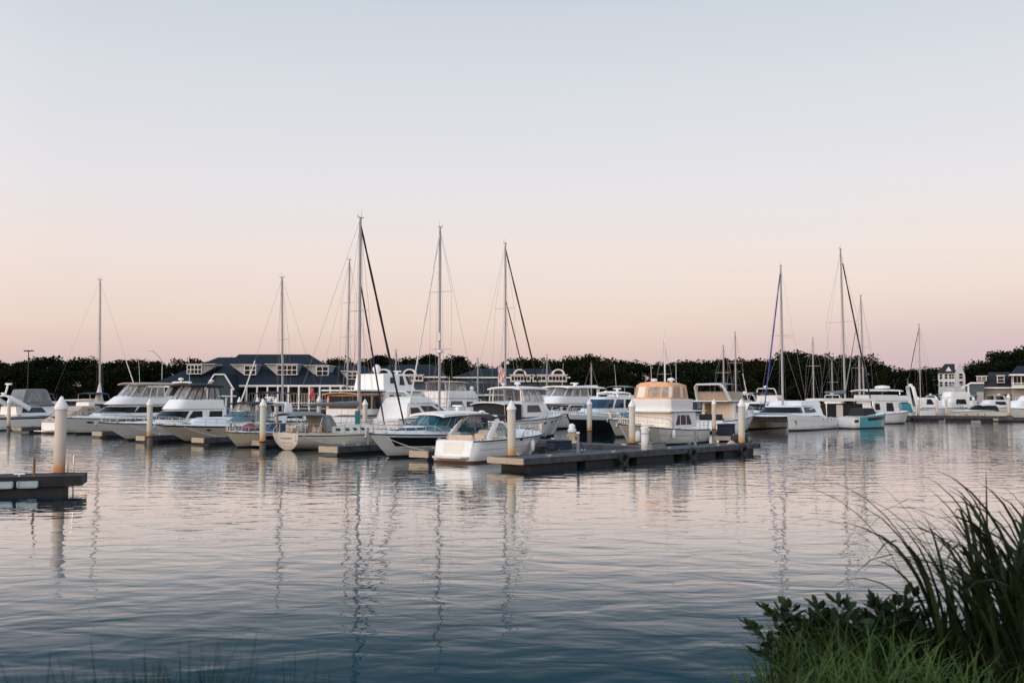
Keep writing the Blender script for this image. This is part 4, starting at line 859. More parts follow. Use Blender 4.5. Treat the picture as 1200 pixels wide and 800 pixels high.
pp = gnd(820, 518, .3); dock('dock', 'dark finger dock behind the outer dock, beside the blue dock box', (15.9, 75.6), (19.5, 84), 1.2, .5, light_end=True)
# near left dock
p1 = Vector((at(97, 35.8), 35.8)); dn = Vector((-.955, -.297)); bk = Vector((-.297, .955)); p1 = p1 + bk * .85
nd = dock('dock', 'dark near dock at the left edge with pale bumper pads', p1, p1 + dn * 8.0, 1.7, .62, .36, light_end=False, wood=mat('near_dock_timber', (.010, .011, .014), .75, var=.4, nscale=2.2, stretch=(1, 9, 1), bump=.3))  # near dock has its own, evenly darker timber colour
for (xa, xb) in ((1.35, 2.05), (2.15, 5.6)):
    MB().box(((xa + xb) / 2, .9, .36), (xb - xa, .12, .25), bev=.04).build('bumper_pad', mat('pale_bumper_vinyl', (.42, .50, .52), .5, var=.1), nd, 40)
lad = MB()
for x in (.42, .62): lad.tube([(x, -.95, -.5), (x, -.95, 1.25)], .03, 6)
for z in (-.2, .1): lad.tube([(.42, -.95, z), (.62, -.95, z)], .02, 5)
lad.build('ladder', CHROME, nd, 40)
MB().tube([(1.55, .55, .6), (1.55, .55, 1.25)], .045, 6).tube([(1.55, .55, 1.25), (1.47, .5, 2.0)], .02, 5).build('short_post', TEAK, nd, 40)
MB().box((4.6, -.2, .95), (.5, .5, .7), bev=.04).build('post_box', MAROON, nd, 40)
# black rings standing for the dark gaps along the outer dock's edge
for s_ in (7.6, 14.0, 19.5):
    MB().tube([(s_ + .3 * math.cos(a), -1.2, .24 + .25 * math.sin(a)) for a in [R(i * 30) for i in range(13)]], .13, 7, ref=(0, 1, 0)).build('dark_gap_ring', RUB, T, 50)
# pilings: white sleeves, cone caps, rust stain at the foot
PM = bpy.data.materials.new('piling_sleeve'); N, L_, P_ = nodes_of(PM)
tc = N.new('ShaderNodeTexCoord'); sp = N.new('ShaderNodeSeparateXYZ'); nz = N.new('ShaderNodeTexNoise'); nz.inputs['Scale'].default_value = 5; nz.inputs['Detail'].default_value = 6
L_.new(tc.outputs['Object'], sp.inputs[0]); oi = N.new('ShaderNodeObjectInfo'); sh_ = N.new('ShaderNodeVectorMath'); sh_.operation = 'MULTIPLY_ADD'; sh_.inputs[0].default_value = (17, 23, 31); L_.new(oi.outputs['Random'], sh_.inputs[1]); L_.new(tc.outputs['Object'], sh_.inputs[2]); L_.new(sh_.outputs[0], nz.inputs['Vector'])
ad = N.new('ShaderNodeMath'); ad.operation = 'MULTIPLY_ADD'; ad.inputs[1].default_value = .55; L_.new(nz.outputs['Fac'], ad.inputs[0]); L_.new(sp.outputs['Z'], ad.inputs[2])
rp = N.new('ShaderNodeValToRGB'); L_.new(ad.outputs[0], rp.inputs['Fac'])
e = rp.color_ramp.elements; e[0].position = 0; e[0].color = (.05, .04, .03, 1); e[1].position = 1; e[1].color = (.66, .63, .57, 1)
mr = N.new('ShaderNodeMapRange'); mr.inputs['From Min'].default_value = 0; mr.inputs['From Max'].default_value = 4.0; L_.new(ad.outputs[0], mr.inputs['Value']); L_.new(mr.outputs[0], rp.inputs['Fac'])
for pos, c_ in ((.20, (.10, .06, .03, 1)), (.225, (.55, .20, .03, 1)), (.27, (.58, .30, .07, 1)), (.34, (.62, .55, .42, 1)), (.55, (.66, .62, .55, 1))):
    q = rp.color_ramp.elements.new(pos); q.color = c_
nb = N.new('ShaderNodeTexNoise'); nb.inputs['Scale'].default_value = 2.2; mpn = N.new('ShaderNodeMapping'); mpn.inputs['Scale'].default_value = (3, 3, .35); L_.new(sh_.outputs[0], mpn.inputs['Vector']); L_.new(mpn.outputs[0], nb.inputs['Vector'])
mx = N.new('ShaderNodeMixRGB'); mx.blend_type = 'MULTIPLY'; mx.inputs['Fac'].default_value = .8; L_.new(rp.outputs['Color'], mx.inputs['Color1']); L_.new(nb.outputs['Color'], mx.inputs['Color2'])
br = N.new('ShaderNodeBrightContrast'); br.inputs['Bright'].default_value = .12; L_.new(mx.outputs[0], br.inputs['Color']); hs = N.new('ShaderNodeMixRGB'); hs.inputs['Fac'].default_value = .45; L_.new(rp.outputs['Color'], hs.inputs['Color1']); L_.new(br.outputs[0], hs.inputs['Color2'])
L_.new(hs.outputs[0], P_.inputs['Base Color']); P_.inputs['Roughness'].default_value = .55
proto = None
def piling(px, D, lab, zt=3.35, r=.2):
    global proto
    x = at(px, D)
    if proto is None:
        o = empty('mooring_piling', (x, D, 0), 0)
        MB().lathe((0, 0, 0), [(.2, -2.0), (.2, 0), (.2, 1.5), (.2, 2.86)], 18).build('sleeve', PM, o, 40)
        MB().lathe((0, 0, 2.84), [(.215, 0), (.235, .02), (.235, .12), (.05, .46), (.01, .5)], 18).build('cone_cap', WHITEP, o, 40)
        MB().tube([(.235 * math.cos(R(i * 24)), .235 * math.sin(R(i * 24)), .56) for i in range(16)], .045, 6, ref=(0, 0, 1)).build('pile_hoop', RUB, o, 50)
        proto = o
    else: o = copy_tree(proto)
    o.location = (x, D, 0); o.scale = (r / .2, r / .2, zt / 3.34); o.rotation_euler = (rnd.uniform(-.014, .014), rnd.uniform(-.014, .014), rnd.uniform(0, 6))
    return tag(o, lab, 'piling', 'white capped mooring pilings')
piling(72, 37.3, 'nearest white capped piling, on the dark near dock at the left', 3.47, .205)
piling(177, 73.5, 'white capped piling in front of the black topped flybridge cruiser')
piling(309, 64.8, 'white capped piling with rusty foot, left of the lettered transom')
piling(600, 49.1, 'white capped piling at the pale end of the outer dock', 3.28, .205)
piling(740, 62.6, 'white capped piling in front of the bow of the orange topped trawler', 3.3, .2)
piling(868, 62.2, 'white capped piling at the far end of the outer dock', 3.35)
piling(690.5, 86, 'white capped piling in front of the black hulled yacht', 3.3, .215)
piling(616, 84, 'white capped piling just right of the piling at the pale dock end', 3.25)
piling(627, 104, 'white capped piling behind two others, right of the furled black sails', 3.3)
piling(836, 90, 'pale piling with brown foot, between trawler stern and tan panelled cruiser', 3.3, .18)
piling(428, 80.5, 'white capped piling right of the tallest mast', 3.3)
piling(325, 99, 'white capped piling behind the bimini of the cream sailboat', 3.45)
piling(374, 96, 'white capped piling right of the small red flag', 3.6)
piling(281, 93, 'white capped piling behind the black topped express cruiser, left one', 3.5, .17)
piling(302, 97, 'white capped piling behind the black topped express cruiser, right one', 3.5, .17)
piling(134, 112, 'white capped piling right of the mast nearest the left edge', 3.5)
piling(12, 98, 'white capped piling at the left edge behind the sport cruiser', 3.4, .17)
for px, lb in ((1075, 'left of the raked arch boat'), (1097, 'left of the cream express cruiser, first'), (1108, 'left of the cream express cruiser, second'), (1140, 'behind the cream express cruiser'), (1181, 'at the right end of the far dock')):
    piling(px, 151 if px != 1140 else 166, 'white piling at the far right dock, ' + lb, 3.6 if px != 1181 else 4.0, .26 if px > 1150 else .2)
# dock pedestals and boxes
def pedestal(px, D, zb, lab, h=1.35):
    o = empty('dock_pedestal', (at(px, D), D, zb), 0, lab, 'pedestal', 'dock power pedestals')
    MB().box((0, 0, h * .06), (.95, .95, h * .12), taper=.7).box((0, 0, h * .3), (.42, .42, h * .45), taper=.85).build('base', mat('tan_pedestal_plastic', (.42, .35, .25), .6), o)
    MB().lathe((0, 0, h * .5), [(.2, 0), (.27, .03), (.28, .2), (.2, .24), (.21, .42), (.14, .52), (.03, .56)], 12).build('head', WHITEP, o, 40)
    for e_ in (1, -1): MB().box((.25 * e_, 0, h * .38), (.14, .2, .22)).build('socket_box', mat('tan_pedestal_plastic', (.42, .35, .25)), o)
pedestal(670, 64.1, .52, 'white headed pedestal with tan base on the dock arm left of the trawler')
pedestal(1064, 151.2, .75, 'pale pedestal at the left end of the far right dock', 1.5)
def post(p, lab):
    o = empty('power_post', (p[0], p[1], .52), 0, lab, 'power post', 'slim dock power posts'); MB().box((0, 0, .5), (.15, .14, 1.0), taper=.85).build('post', GREYC, o); MB().box((0, 0, 1.06), (.19, .18, .12), bev=.03).build('lamp_cap', WHITEP, o)
    MB().tube([(.12, 0, .55), (.3, .05, .2), (.25, .2, .03), (.05, .3, .03), (-.1, .2, .03), (0, .1, .03)], .02, 5).build('hose', NAVYC, o)
for (q, lab) in ((uv(6.0, 1.6), 'slim grey power post on the outer dock, nearest its pale end'), (uv(12.6, 1.9), 'slim grey power post on the outer dock near the white drum'), (uv(17.4, 1.9), 'slim grey power post on the outer dock near its far end'), (gnd(491, 539).xy + HB * 3, 'slim grey power post on the finger dock beside the navy banded cruiser'), (gnd(385, 533).xy + HB * 3.5, 'slim grey power post on the finger dock beside the cream sailboat'), (gnd(232, 521).xy + HB * 3, 'slim grey power post on the finger dock below the beige express cruiser')): post(q, lab)
def dbox(px, D, z, lab, m, sx=1.2, h=.6, rz=.8):
    o = empty('dock_box', (at(px, D), D, z), rz, lab, 'dock box', 'dock storage boxes')
    MB().box((0, 0, h * .4), (sx, .65, h * .8), bev=.03).build('body', m, o, 40); MB().box((0, 0, h * .9), (sx + .06, .71, h * .2), bev=.05).build('lid', m, o, 40)
dbox(655, 56.2, .52, 'low dark blue dock box beside the bow of the open sport cruiser', NAVYC, 1.5, .5)
dbox(766, 55.2, .55, 'grey bundle box on the outer dock in front of the trawler hull', GREYC, 1.3, .42)
dbox(860, 80, .5, 'white dock box behind the outer end piling', GEL, 1.1, 1.0)
dbox(850, 77.7, .5, 'dark blue dock box behind the outer dock end', NAVYC, 1.6, .9)
o = empty('bucket', (at(755, 54.9), 54.9, .55), 0, 'stubby white drum standing on the outer dock beside the trawler piling', 'drum')
MB().lathe((0, 0, 0), [(.2, 0), (.21, .05), (.21, 1.1), (.23, 1.12), (.23, 1.25), (.15, 1.3)], 14).build('drum_body', GEL, o, 40)
MB().lathe((0, 0, .85), [(.212, 0), (.218, .02), (.218, .1), (.212, .12)], 14).build('band', GELG, o, 40)
o = empty('coiled_rope', (at(856, 61.0), 61.0, .56), 0, 'pale coil of rope lying near the far end of the outer dock', 'rope')
MB().tube([((.28 - .004 * i) * math.cos(i * .5), (.28 - .004 * i) * math.sin(i * .5), .03 + .004 * i) for i in range(50)], .03, 5).build('coil', ROPE, o, 40)

# ================================================================== houses
SIDB = mat('blue_grey_siding', (.055, .090, .115), .7, var=.12, nscale=1.5, stretch=(1, 1, 12))
SIDT = mat('teal_grey_siding', (.022, .052, .066), .7, var=.12, nscale=1.5, stretch=(1, 1, 12))
SIDW = mat('white_siding', (.72, .72, .72), .6, var=.06, nscale=2, stretch=(1, 1, 10))
SIDC = mat('pale_grey_siding', (.34, .34, .33), .6, var=.06, nscale=2, stretch=(1, 1, 10))
ROOF = mat('dark_teal_shingles', (.015, .023, .033), .85, var=.35, nscale=5, stretch=(1, 1, 3), bump=.4, spec=.15)
ROOFB = mat('black_shingles', (.012, .012, .014), .8, var=.35, nscale=5, stretch=(1, 1, 3), bump=.4)
PANE = mat('dark_window_pane', (.010, .012, .015), .25, var=.3, spec=.08)
PORCH = mat('dark_porch_boards', (.05, .045, .04), .7)
BRICKO = mat('orange_brown_siding', (.30, .12, .05), .7)
GZ = 1.3
def house(name, lab, group=None): return empty(name, (0, 0, 0), 0, lab, 'house', group or 'houses on the far shore')
def hip(x0, x1, y0, y1, z0, z1, rx0, rx1, o, m=ROOF, fas=True, ry=None):
    ry = (y0 + y1) / 2 if ry is None else ry; e = .25
    v = [(x0, y0, z0), (x1, y0, z0), (x1, y1, z0), (x0, y1, z0), (rx0, ry, z1), (rx1, ry, z1)]
    r = MB().add(v, [(0, 1, 5, 4), (2, 3, 4, 5), (3, 0, 4), (1, 2, 5), (3, 2, 1, 0)]).build('roof', m, o)
    if fas:
        MB().box(((x0 + x1) / 2, y0 - .03, z0 - .12), (x1 - x0 + .1, .08, .28)).box((x0 - .03, (y0 + y1) / 2, z0 - .12), (.08, y1 - y0 - .2, .28)).box((x1 + .03, (y0 + y1) / 2, z0 - .12), (.08, y1 - y0 - .2, .28)).build('fascia', WHITEP, r)
    return r
def win(x, y, z, w, h, o, n=1, rows=2, fm=WHITEP, pm=PANE, name='window'):
    f = .10; b = MB().box((x, y, z + h / 2), (w, .1, h)); W = b.build(name, fm, o)
    p = MB(); pw = (w - f * (n + 1)) / n; ph = (h - f * (rows + 1)) / rows
    for i in range(n):
        for j in range(rows): p.box((x - w / 2 + f + pw / 2 + i * (pw + f), y - .055, z + f + ph / 2 + j * (ph + f)), (pw, .03, ph))
    p.build('pane', pm, W)
    return W
def dormer(xa, xb, yf, z0, z1, depth, o, n, hasroof='flat', wm=SIDW, arch=False):
    d = MB(); cx = (xa + xb) / 2; w = xb - xa
    d.box((cx, yf + depth / 2, (z0 + z1) / 2), (w, depth, z1 - z0)); D = d.build('dormer', wm, o)
    if arch:
        a = MB(); k = [(cx + w * .5 * math.cos(R(180 - 15 * i)), z1 + w * .32 * math.sin(R(180 - 15 * i))) for i in range(13)]
        a.grid([[(p[0], yf - .1, p[1]) for p in k], [(p[0], yf + depth, p[1]) for p in k]]); a.add([(p[0], yf - .1, p[1]) for p in k], [tuple(range(13))]); a.build('arched_roof', WHITEP, D)
    else:
        MB().box((cx, yf + depth / 2 - .1, z1 + .07), (w + .3, depth + .3, .08)).build('dormer_roof', WHITEP, D)
    win(cx, yf - .06, z0 + .02, w * .96, (z1 - z0) * .95, D, n)
    return D
# clubhouse, D about 150
Y = 150; X = lambda px, D=Y: at(px, D); Zp = lambda py, D=Y: zat(py, D)
h = house('clubhouse', 'long dark teal roofed clubhouse with white dormers and a porch, behind the left boats')
eave = Zp(451)
MB().box((X(215), Y + 8.5, (GZ + eave) / 2), (X(252) - X(180), 12, eave - GZ)).build('wall', SIDT, h)
MB().box(((X(262) + X(385)) / 2, Y + 8.5, (GZ + eave) / 2), (X(385) - X(254), 11, eave - GZ - .02)).build('wall', SIDT, h)
MB().box(((X(385) + X(438)) / 2, Y + 9.2, (GZ + eave) / 2), (X(438) - X(386), 10, eave - GZ - .02)).build('wall', SIDB, h)
hip(X(172), X(300), Y, Y + 16, eave - .1, Zp(418.5, Y + 8), X(237), X(268), h)
hip(X(236), X(404), Y - .4, Y + 17, eave, Zp(415, Y + 8), X(262), X(349), h)
hip(X(352), X(444), Y + .6, Y + 16, eave - .12, Zp(428, Y + 8), X(378), X(418), h)
for (a, c, t, bt, n, yo) in ((214, 232.5, 428, 438, 4, 3.2), (282.5, 297, 428.5, 439, 2, 3.0), (321, 346, 428, 439, 4, 3.0), (367, 382, 429.5, 440, 2, 3.6), (404, 416, 436, 444, 2, 3.6)):
    dd = dormer(X(a), X(c), Y + yo - 1.3, Zp(bt + .6, Y + yo), Zp(t - .6, Y + yo), 5.5, h, n, wm=mat('grey_white_siding', (.30, .31, .33), .6))
    k = {214: 248, 282.5: 266, 321: 307, 367: 352, 404: 396}[a]; e = c if a == 214 else a
    MB().poly([(X(e), Y + yo - 1.2, Zp(bt + .6, Y + yo)), (X(e), Y + yo - 1.2, Zp(t - .6, Y + yo)), (X(k), Y + yo - .4, Zp(t - .6, Y + yo)), (X(k), Y + yo - .4, Zp(t + .4, Y + yo))], 3.5, (0, 1, 0)).build('cheek_wall', mat('grey_white_siding', (.5, .5, .51)), dd)
    MB().box(((X(e) + X(k)) / 2, Y + yo + .5, Zp(t - .6, Y + yo) + .07), (abs(X(e) - X(k)), 3.8, .07)).build('cheek_roof', WHITEP, dd)
# front gable wing
gx0, gx1 = X(243), X(273); gy = Y - 4; ge = Zp(455, gy); gp = Zp(439.5, gy); c1, c2 = X(252, gy), X(264, gy); gx0, gx1 = X(243, gy), X(273, gy)
prof = [(gx0, GZ), (gx1, GZ), (gx1, ge), (c2, gp), (c1, gp), (gx0, ge)]
MB().poly([(p[0], gy, p[1]) for p in prof], 6, (0, 1, 0)).build('gable_wall', SIDT, h)
rb = MB(); pr = [(gx0 - .3, ge - .25), (c1, gp + .1), (c2, gp + .1), (gx1 + .3, ge - .25)]
rb.grid([[(p[0], gy - .3, p[1] + .1) for p in pr], [(p[0], gy + 8, p[1] + .1) for p in pr]]); rb.build('gable_roof', ROOF, h)
tb = MB()
for i in range(3):
    a, c = pr[i], pr[i + 1]; tb.tube([(a[0], gy - .32, a[1] + .02), (c[0], gy - .32, c[1] + .02)], .13, 4)
for sx in (gx0 + .1, gx1 - .1): tb.box((sx, gy - .1, (GZ + ge) / 2), (.25, .2, ge - GZ))
tb.build('gable_trim', WHITEP, h)
# porch
po = MB().box(((X(276) + X(438)) / 2, Y + .9, GZ + .15), (X(438) - X(276), 3.2, .3)).build('porch_floor', PORCH, h)
for i in range(14):
    px = 278 + i * 12.2; MB().box((X(px), Y - .4, (GZ + .3 + eave - .25) / 2), (.22, .22, eave - .25 - GZ - .3)).build('porch_column', WHITEP, h)
MB().box(((X(276) + X(438)) / 2, Y - .42, GZ + 1.35), (X(438) - X(276), .07, .1)).box(((X(276) + X(438)) / 2, Y - .42, GZ + .5), (X(438) - X(276), .07, .08)).build('porch_railing', WHITEP, h)
for i in range(13):
    px = 284 + i * 12.2; win(X(px, Y + 3), Y + 2.92, GZ + .9, 1.0, 1.9, h, 2, 1, pm=PANE if i % 3 else mat('dim_window_pane', (.06, .05, .04), .2))
MB().box((X(396), Y + 2.9, GZ + 1.6), (1.4, .15, 2.4)).build('door', BRICKO, h)
MB().box((X(408), Y + 2.9, GZ + 1.6), (1.0, .15, 2.4)).build('door', BRICKO, h)
# the two blue-grey houses with white window bands
def lodge(lab, px0, px1, D, yr, ye, yw, bands, arches, wallm=SIDB):
    h = house('waterfront_house', lab); xa, xb = at(px0, D), at(px1, D); ze, zr, zw = zat(ye, D), zat(yr, D + 6), zat(yw, D)
    MB().box(((xa + xb) / 2, D + 6.5, (GZ + ze) / 2), (xb - xa - .8, 11.4, ze - GZ)).build('wall', wallm, h)
    hip(xa, xb, D, D + 13, ze, zr, xa + (xb - xa) * .2, xb - (xb - xa) * .2, h)
    for (a, c, n, rw) in bands:
        x1, x2 = at(a, D), at(c, D); zt = zat(439.5, D)
        MB().box(((x1 + x2) / 2, D + .9, (zw + zt) / 2), (x2 - x1, 2.6, zt - zw)).build('window_bay', SIDW, h)
        win((x1 + x2) / 2, D - .46, zw + .25, (x2 - x1) * .94, zt - zw - .45, h, n, 1)
        MB().box(((x1 + x2) / 2, D + .7, zt + .06), (x2 - x1 + .4, 3.0, .14)).build('bay_roof', WHITEP, h)
    for a in arches:
        x = at(a, D); k = [(x + 1.35 * math.cos(R(15 * i)), zat(439.5, D) + .13 + 1.15 * math.sin(R(15 * i))) for i in range(13)]
        g = MB(); g.grid([[(p[0], D - .7, p[1]) for p in k], [(p[0], D + 3, p[1]) for p in k]]); A = g.poly([(p[0], D - .7, p[1]) for p in k], .06, (0, 1, 0)).build('arched_dormer', WHITEP, h)
        k = [(x + .95 * math.cos(R(15 * i)), zat(439.5, D) + .2 + .8 * math.sin(R(15 * i))) for i in range(13)]
        MB().poly([(p[0], D - .78, p[1]) for p in k], .05, (0, 1, 0)).build('arched_pane', PANE, A)
    n = int((px1 - px0) / 14)
    for i in range(n): win(at(px0 + 10 + i * 14, D), D + .72, GZ + .8, 1.1, 1.6, h, 1, 2)
    return h
lodge('blue grey house with a white window bay and two arched dormers, right of the clubhouse', 434, 522, 198, 427, 441, 447, ((444, 470, 4, 1), (474, 496, 5, 1)), (450, 480))
lodge('second blue grey house with long white window bays, behind the third tall mast', 531, 668, 205, 431.5, 441.5, 447.5, ((598, 622, 6, 1), (624, 640, 3, 1), (642, 664, 5, 1)), (609, 654))
MB
# right: white three storey house
PH = math.atan((1118 - 600) / F); CPH = math.cos(PH)
atr = lambda px, D: D * math.tan(math.atan((px - 600) / F) - PH)       # the right-hand houses face the water at this angle
zatr = lambda py, D: zat(py, D * CPH)
D = 255; h = house('white_house', 'white three storey gabled house left of the right hand trees')
xa, xb, xc = atr(1099, D), atr(1119, D), atr(1131, D)
ze = zatr(437, D); zr = zatr(427, D)
MB().box(((xa + xb) / 2, D + 4, (GZ + ze) / 2), (xb - xa, 8, ze - GZ)).build('wall', SIDW, h)
MB().add([(xa - .3, D - .4, ze), (xb, D - .4, ze), (xa - .3, D + 8.4, ze), (xb, D + 8.4, ze), (xa + 1.5, D + 4, zr + .3), (xb, D + 4, zr + .3)], [(0, 1, 5, 4), (2, 4, 5, 3), (0, 4, 2), (1, 3, 5), (0, 2, 3, 1)]).build('roof', ROOFB, h)
MB().poly([(xb + .02, D - .2, GZ), (xc, D + 2, GZ), (xc, D + 2, ze - .4), ((xb + xc) / 2, D + .9, zr + .5), (xb + .02, D - .2, ze + .1)], 6, (0, 1, 0)).build('gable_wall', SIDW, h)
xm = (xa + xb) / 2 + .5
MB().add([(xm - .75, D + .55, ze + .35), (xm + .75, D + .55, ze + .35), (xm, D + .55, ze + 1.55), (xm, D + 3.2, ze + 1.55), (xm - .75, D + 2.0, ze + .35), (xm + .75, D + 2.0, ze + .35)], [(0, 1, 2), (0, 2, 3, 4), (1, 5, 3, 2)]).build('dormer', SIDW, h)
for r_, z in enumerate((zatr(444, D), zatr(453, D))):
    for i, px in enumerate((1102.5, 1108.5, 1115)): win(atr(px, D), D - .06, z, .8 if i < 2 else 1.3, 1.25, h, 1 if i < 2 else 2, 2)
    win(atr(1125, D), D + .75, z, 1.3, 1.4, h, 1, 2)
# right: dark roofed shingle houses
h.rotation_euler.z = -PH
PH = math.atan((1165 - 600) / F); CPH = math.cos(PH)
D = 208; h = house('waterfront_house', 'blue grey gabled house with dark hipped roof and white dormers, at the right edge')
X = lambda px, d=D: atr(px, d); Zp = lambda py, d=D: zatr(py, d)
MB().box(((X(1131) + X(1186)) / 2, D + 7, (GZ + Zp(454)) / 2), (X(1186) - X(1133), 12, Zp(454) - GZ)).build('wall', SIDC, h)
hip(X(1150), X(1190), D, D + 14, Zp(453.5), Zp(436, D + 7), X(1158), X(1184), h, ROOFB)
gy = D - 1.5; pr = [(X(1129), GZ), (X(1154), GZ), (X(1154), Zp(455)), (X(1137), Zp(449)), (X(1154), Zp(449)), ]
prof = [(X(1134), GZ), (X(1153), GZ), (X(1153), Zp(449)), (X(1137.5), Zp(449)), (X(1134), Zp(451.5))]
MB().poly([(p[0], gy, p[1]) for p in prof], 6, (0, 1, 0)).build('gable_wall', SIDB, h)
MB().tube([(X(1126), gy - .2, Zp(455)), (X(1137.5), gy - .2, Zp(448.6)), (X(1153), gy - .2, Zp(448.6))], .2, 4).box((X(1134.5), gy - .15, (GZ + Zp(451)) / 2), (.3, .2, Zp(451) - GZ)).build('gable_trim', WHITEP, h)
MB().box((X(1148), gy - .12, (GZ + Zp(459)) / 2), (X(1152) - X(1144), .2, Zp(459) - GZ)).build('door', SIDC, h)
dormer(X(1144), X(1156), D + 1.6, Zp(446), Zp(440.5), 4, h, 2); dormer(X(1168), X(1177), D + 1.0, Zp(448.5), Zp(440), 4, h, 1)
for i, px in enumerate((1158, 1163, 1169, 1174, 1180)): win(X(px), D + .93, GZ + .6, .95, 2.0, h, 1, 2, pm=PANE if i % 2 else mat('dim_window_pane', (.06, .05, .04), .2))
h.rotation_euler.z = -PH
h = house('waterfront_house', 'pale two storey building with balcony and teal roof, cut by the right edge')
D = 204
MB().box((X(1205, D), D + 7, (GZ + Zp(440, D)) / 2), (X(1225, D) - X(1185, D), 12, Zp(440, D) - GZ)).build('wall', SIDC, h)
hip(X(1183, D), X(1228, D), D, D + 14, Zp(438.5, D), Zp(429, D + 7), X(1193, D), X(1218, D), h, ROOF)
MB().box((X(1205, D), D - .2, Zp(454, D)), (X(1225, D) - X(1184, D), 2.4, .3)).build('balcony', WHITEP, h)
MB().box((X(1205, D), D - 1.3, Zp(449, D)), (X(1225, D) - X(1184, D), .07, .1)).box((X(1205, D), D - 1.3, Zp(453, D) + .1), (X(1225, D) - X(1184, D), .07, .08)).build('balcony_railing', WHITEP, h)
for i, px in enumerate((1189.5, 1194, 1199, 1206)): win(X(px, D), D + .93, Zp(451, D), .75, 1.7, h, 1, 1)
win(X(1195, D), D + .93, GZ + .7, 1.6, 1.5, h, 2, 2, pm=mat('pink_curtained_pane', (.30, .10, .09), .2)); win(X(1205, D), D + .93, GZ + .7, 1.6, 1.5, h, 2, 2)
h.rotation_euler.z = -PH
# a dark boat shed between the left boats and the clubhouse porch, and the dark shed roof near the second house
h = empty('boathouse', (0, 0, 0), 0, 'low dark roofed boathouse in front of the second blue grey house', 'boathouse')
MB().box((at(574, 170), 173, 2.6), (5.0, 6, 2.6)).build('wall', SIDT, h); hip(at(549, 170), at(592, 170), 169, 177, 4.0, 5.9, at(562, 170), at(578, 170), h, ROOFB); win(at(560, 170), 169.8, 1.6, 1.2, 1.6, h, 1, 2)
# street lamps
for (px, D, yt, lab, two) in ((33, 185, 411, 'dark lamp post with flat twin heads above the left trees', True), (190, 190, 411, 'pale lamp post with a long arm left of the clubhouse roof', False)):
    o = empty('street_lamp', (at(px, D), D, GZ), 0, lab, 'street lamp'); H = zat(yt, D) - GZ; m_ = RUB if two else ALU
    MB().tube([(0, 0, 0), (0, 0, H)], [.12, .08], 8).build('post', m_, o, 40)
    if two:
        MB().box((-.45, 0, H), (.8, .5, .22), bev=.05).build('lamp_head', m_, o); MB().box((.45, 0, H), (.8, .5, .22), bev=.05).build('lamp_head', m_, o)
    else:
        o.children[0].scale.z = .82
        MB().tube([(0, 0, H * .8), (-.5, 0, H * .88), (-1.8, 0, H)], .07, 6).build('arm', m_, o, 40); MB().box((-2.2, 0, H + .02), (.9, .4, .18), bev=.05).build('lamp_head', WHITEP, o)
# ================================================================== ground and water
def sst(a, b, x): 
    t = np.clip((x - a) / (b - a), 0, 1); return t * t * (3 - 2 * t)
def shore(x):
    return np.interp(x, [-400, -90, -60, -20, 0, 60, 90, 400], [132, 138, 143, 160, 172, 176, 178, 178])
def bank_edge(x):
    return 3.0 + 3.3 * sst(.7, 1.7, x) + .6 * sst(2.5, 4.5, x) - .8 * sst(-1, -4, x) + .18 * np.sin(x * 2.1) + .1 * np.sin(x * 5.3)
def height(x, y):
    far = -1.5 + 2.8 * sst(-3.0, 2.2, y - shore(x)) + .012 * np.clip(y - shore(x) - 4, 0, 400)
    d = y - bank_edge(x)
    near = 1.78 + .07 * np.sin(x * 1.7 + y) - np.clip(d + .3, 0, 30) * .72
    near = np.maximum(near, -1.5)
    return np.maximum(far, near)
xs = np.concatenate([np.linspace(-700, -160, 12), np.linspace(-150, -12, 50), np.linspace(-11.7, 14, 120), np.linspace(15, 150, 50), np.linspace(160, 700, 12)])
ys = np.concatenate([np.linspace(-60, -9, 8), np.linspace(-8, 14, 110), np.linspace(16, 126, 14), np.linspace(128, 200, 70), np.linspace(205, 900, 24)])
GX, GY = np.meshgrid(xs, ys); HZ_ = height(GX, GY)
nx, ny = len(xs), len(ys)
SOIL = mat('dark_grassy_soil', (.028, .034, .016), .95, var=.5, nscale=1.5, bump=.5)
g = MB(); g.v = list(zip(GX.ravel().tolist(), GY.ravel().tolist(), HZ_.ravel().tolist()))
g.f = [(j * nx + i, j * nx + i + 1, (j + 1) * nx + i + 1, (j + 1) * nx + i) for j in range(ny - 1) for i in range(nx - 1)]; g.mi = [0] * len(g.f)
tag(g.build('ground', SOIL, smooth=60, recalc=False), kind='structure')

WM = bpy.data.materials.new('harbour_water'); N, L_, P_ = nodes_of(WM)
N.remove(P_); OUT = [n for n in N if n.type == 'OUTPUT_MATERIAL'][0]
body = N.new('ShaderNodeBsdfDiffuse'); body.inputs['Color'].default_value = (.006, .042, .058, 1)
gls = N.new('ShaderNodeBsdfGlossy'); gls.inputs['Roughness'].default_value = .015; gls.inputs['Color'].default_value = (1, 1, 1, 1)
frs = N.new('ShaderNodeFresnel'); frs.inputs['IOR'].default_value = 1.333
crv = N.new('ShaderNodeValToRGB'); ce = crv.color_ramp.elements  # bends Fresnel: tone falloff put into the reflectance, near water darker, far brighter
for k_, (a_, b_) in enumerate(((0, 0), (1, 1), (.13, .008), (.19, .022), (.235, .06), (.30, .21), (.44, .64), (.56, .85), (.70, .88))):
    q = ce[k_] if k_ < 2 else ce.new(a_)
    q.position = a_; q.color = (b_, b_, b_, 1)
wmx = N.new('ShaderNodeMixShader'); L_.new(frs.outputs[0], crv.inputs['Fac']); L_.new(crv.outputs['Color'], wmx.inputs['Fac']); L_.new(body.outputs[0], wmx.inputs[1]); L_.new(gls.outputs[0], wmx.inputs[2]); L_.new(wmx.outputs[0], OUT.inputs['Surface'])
tc = N.new('ShaderNodeTexCoord')
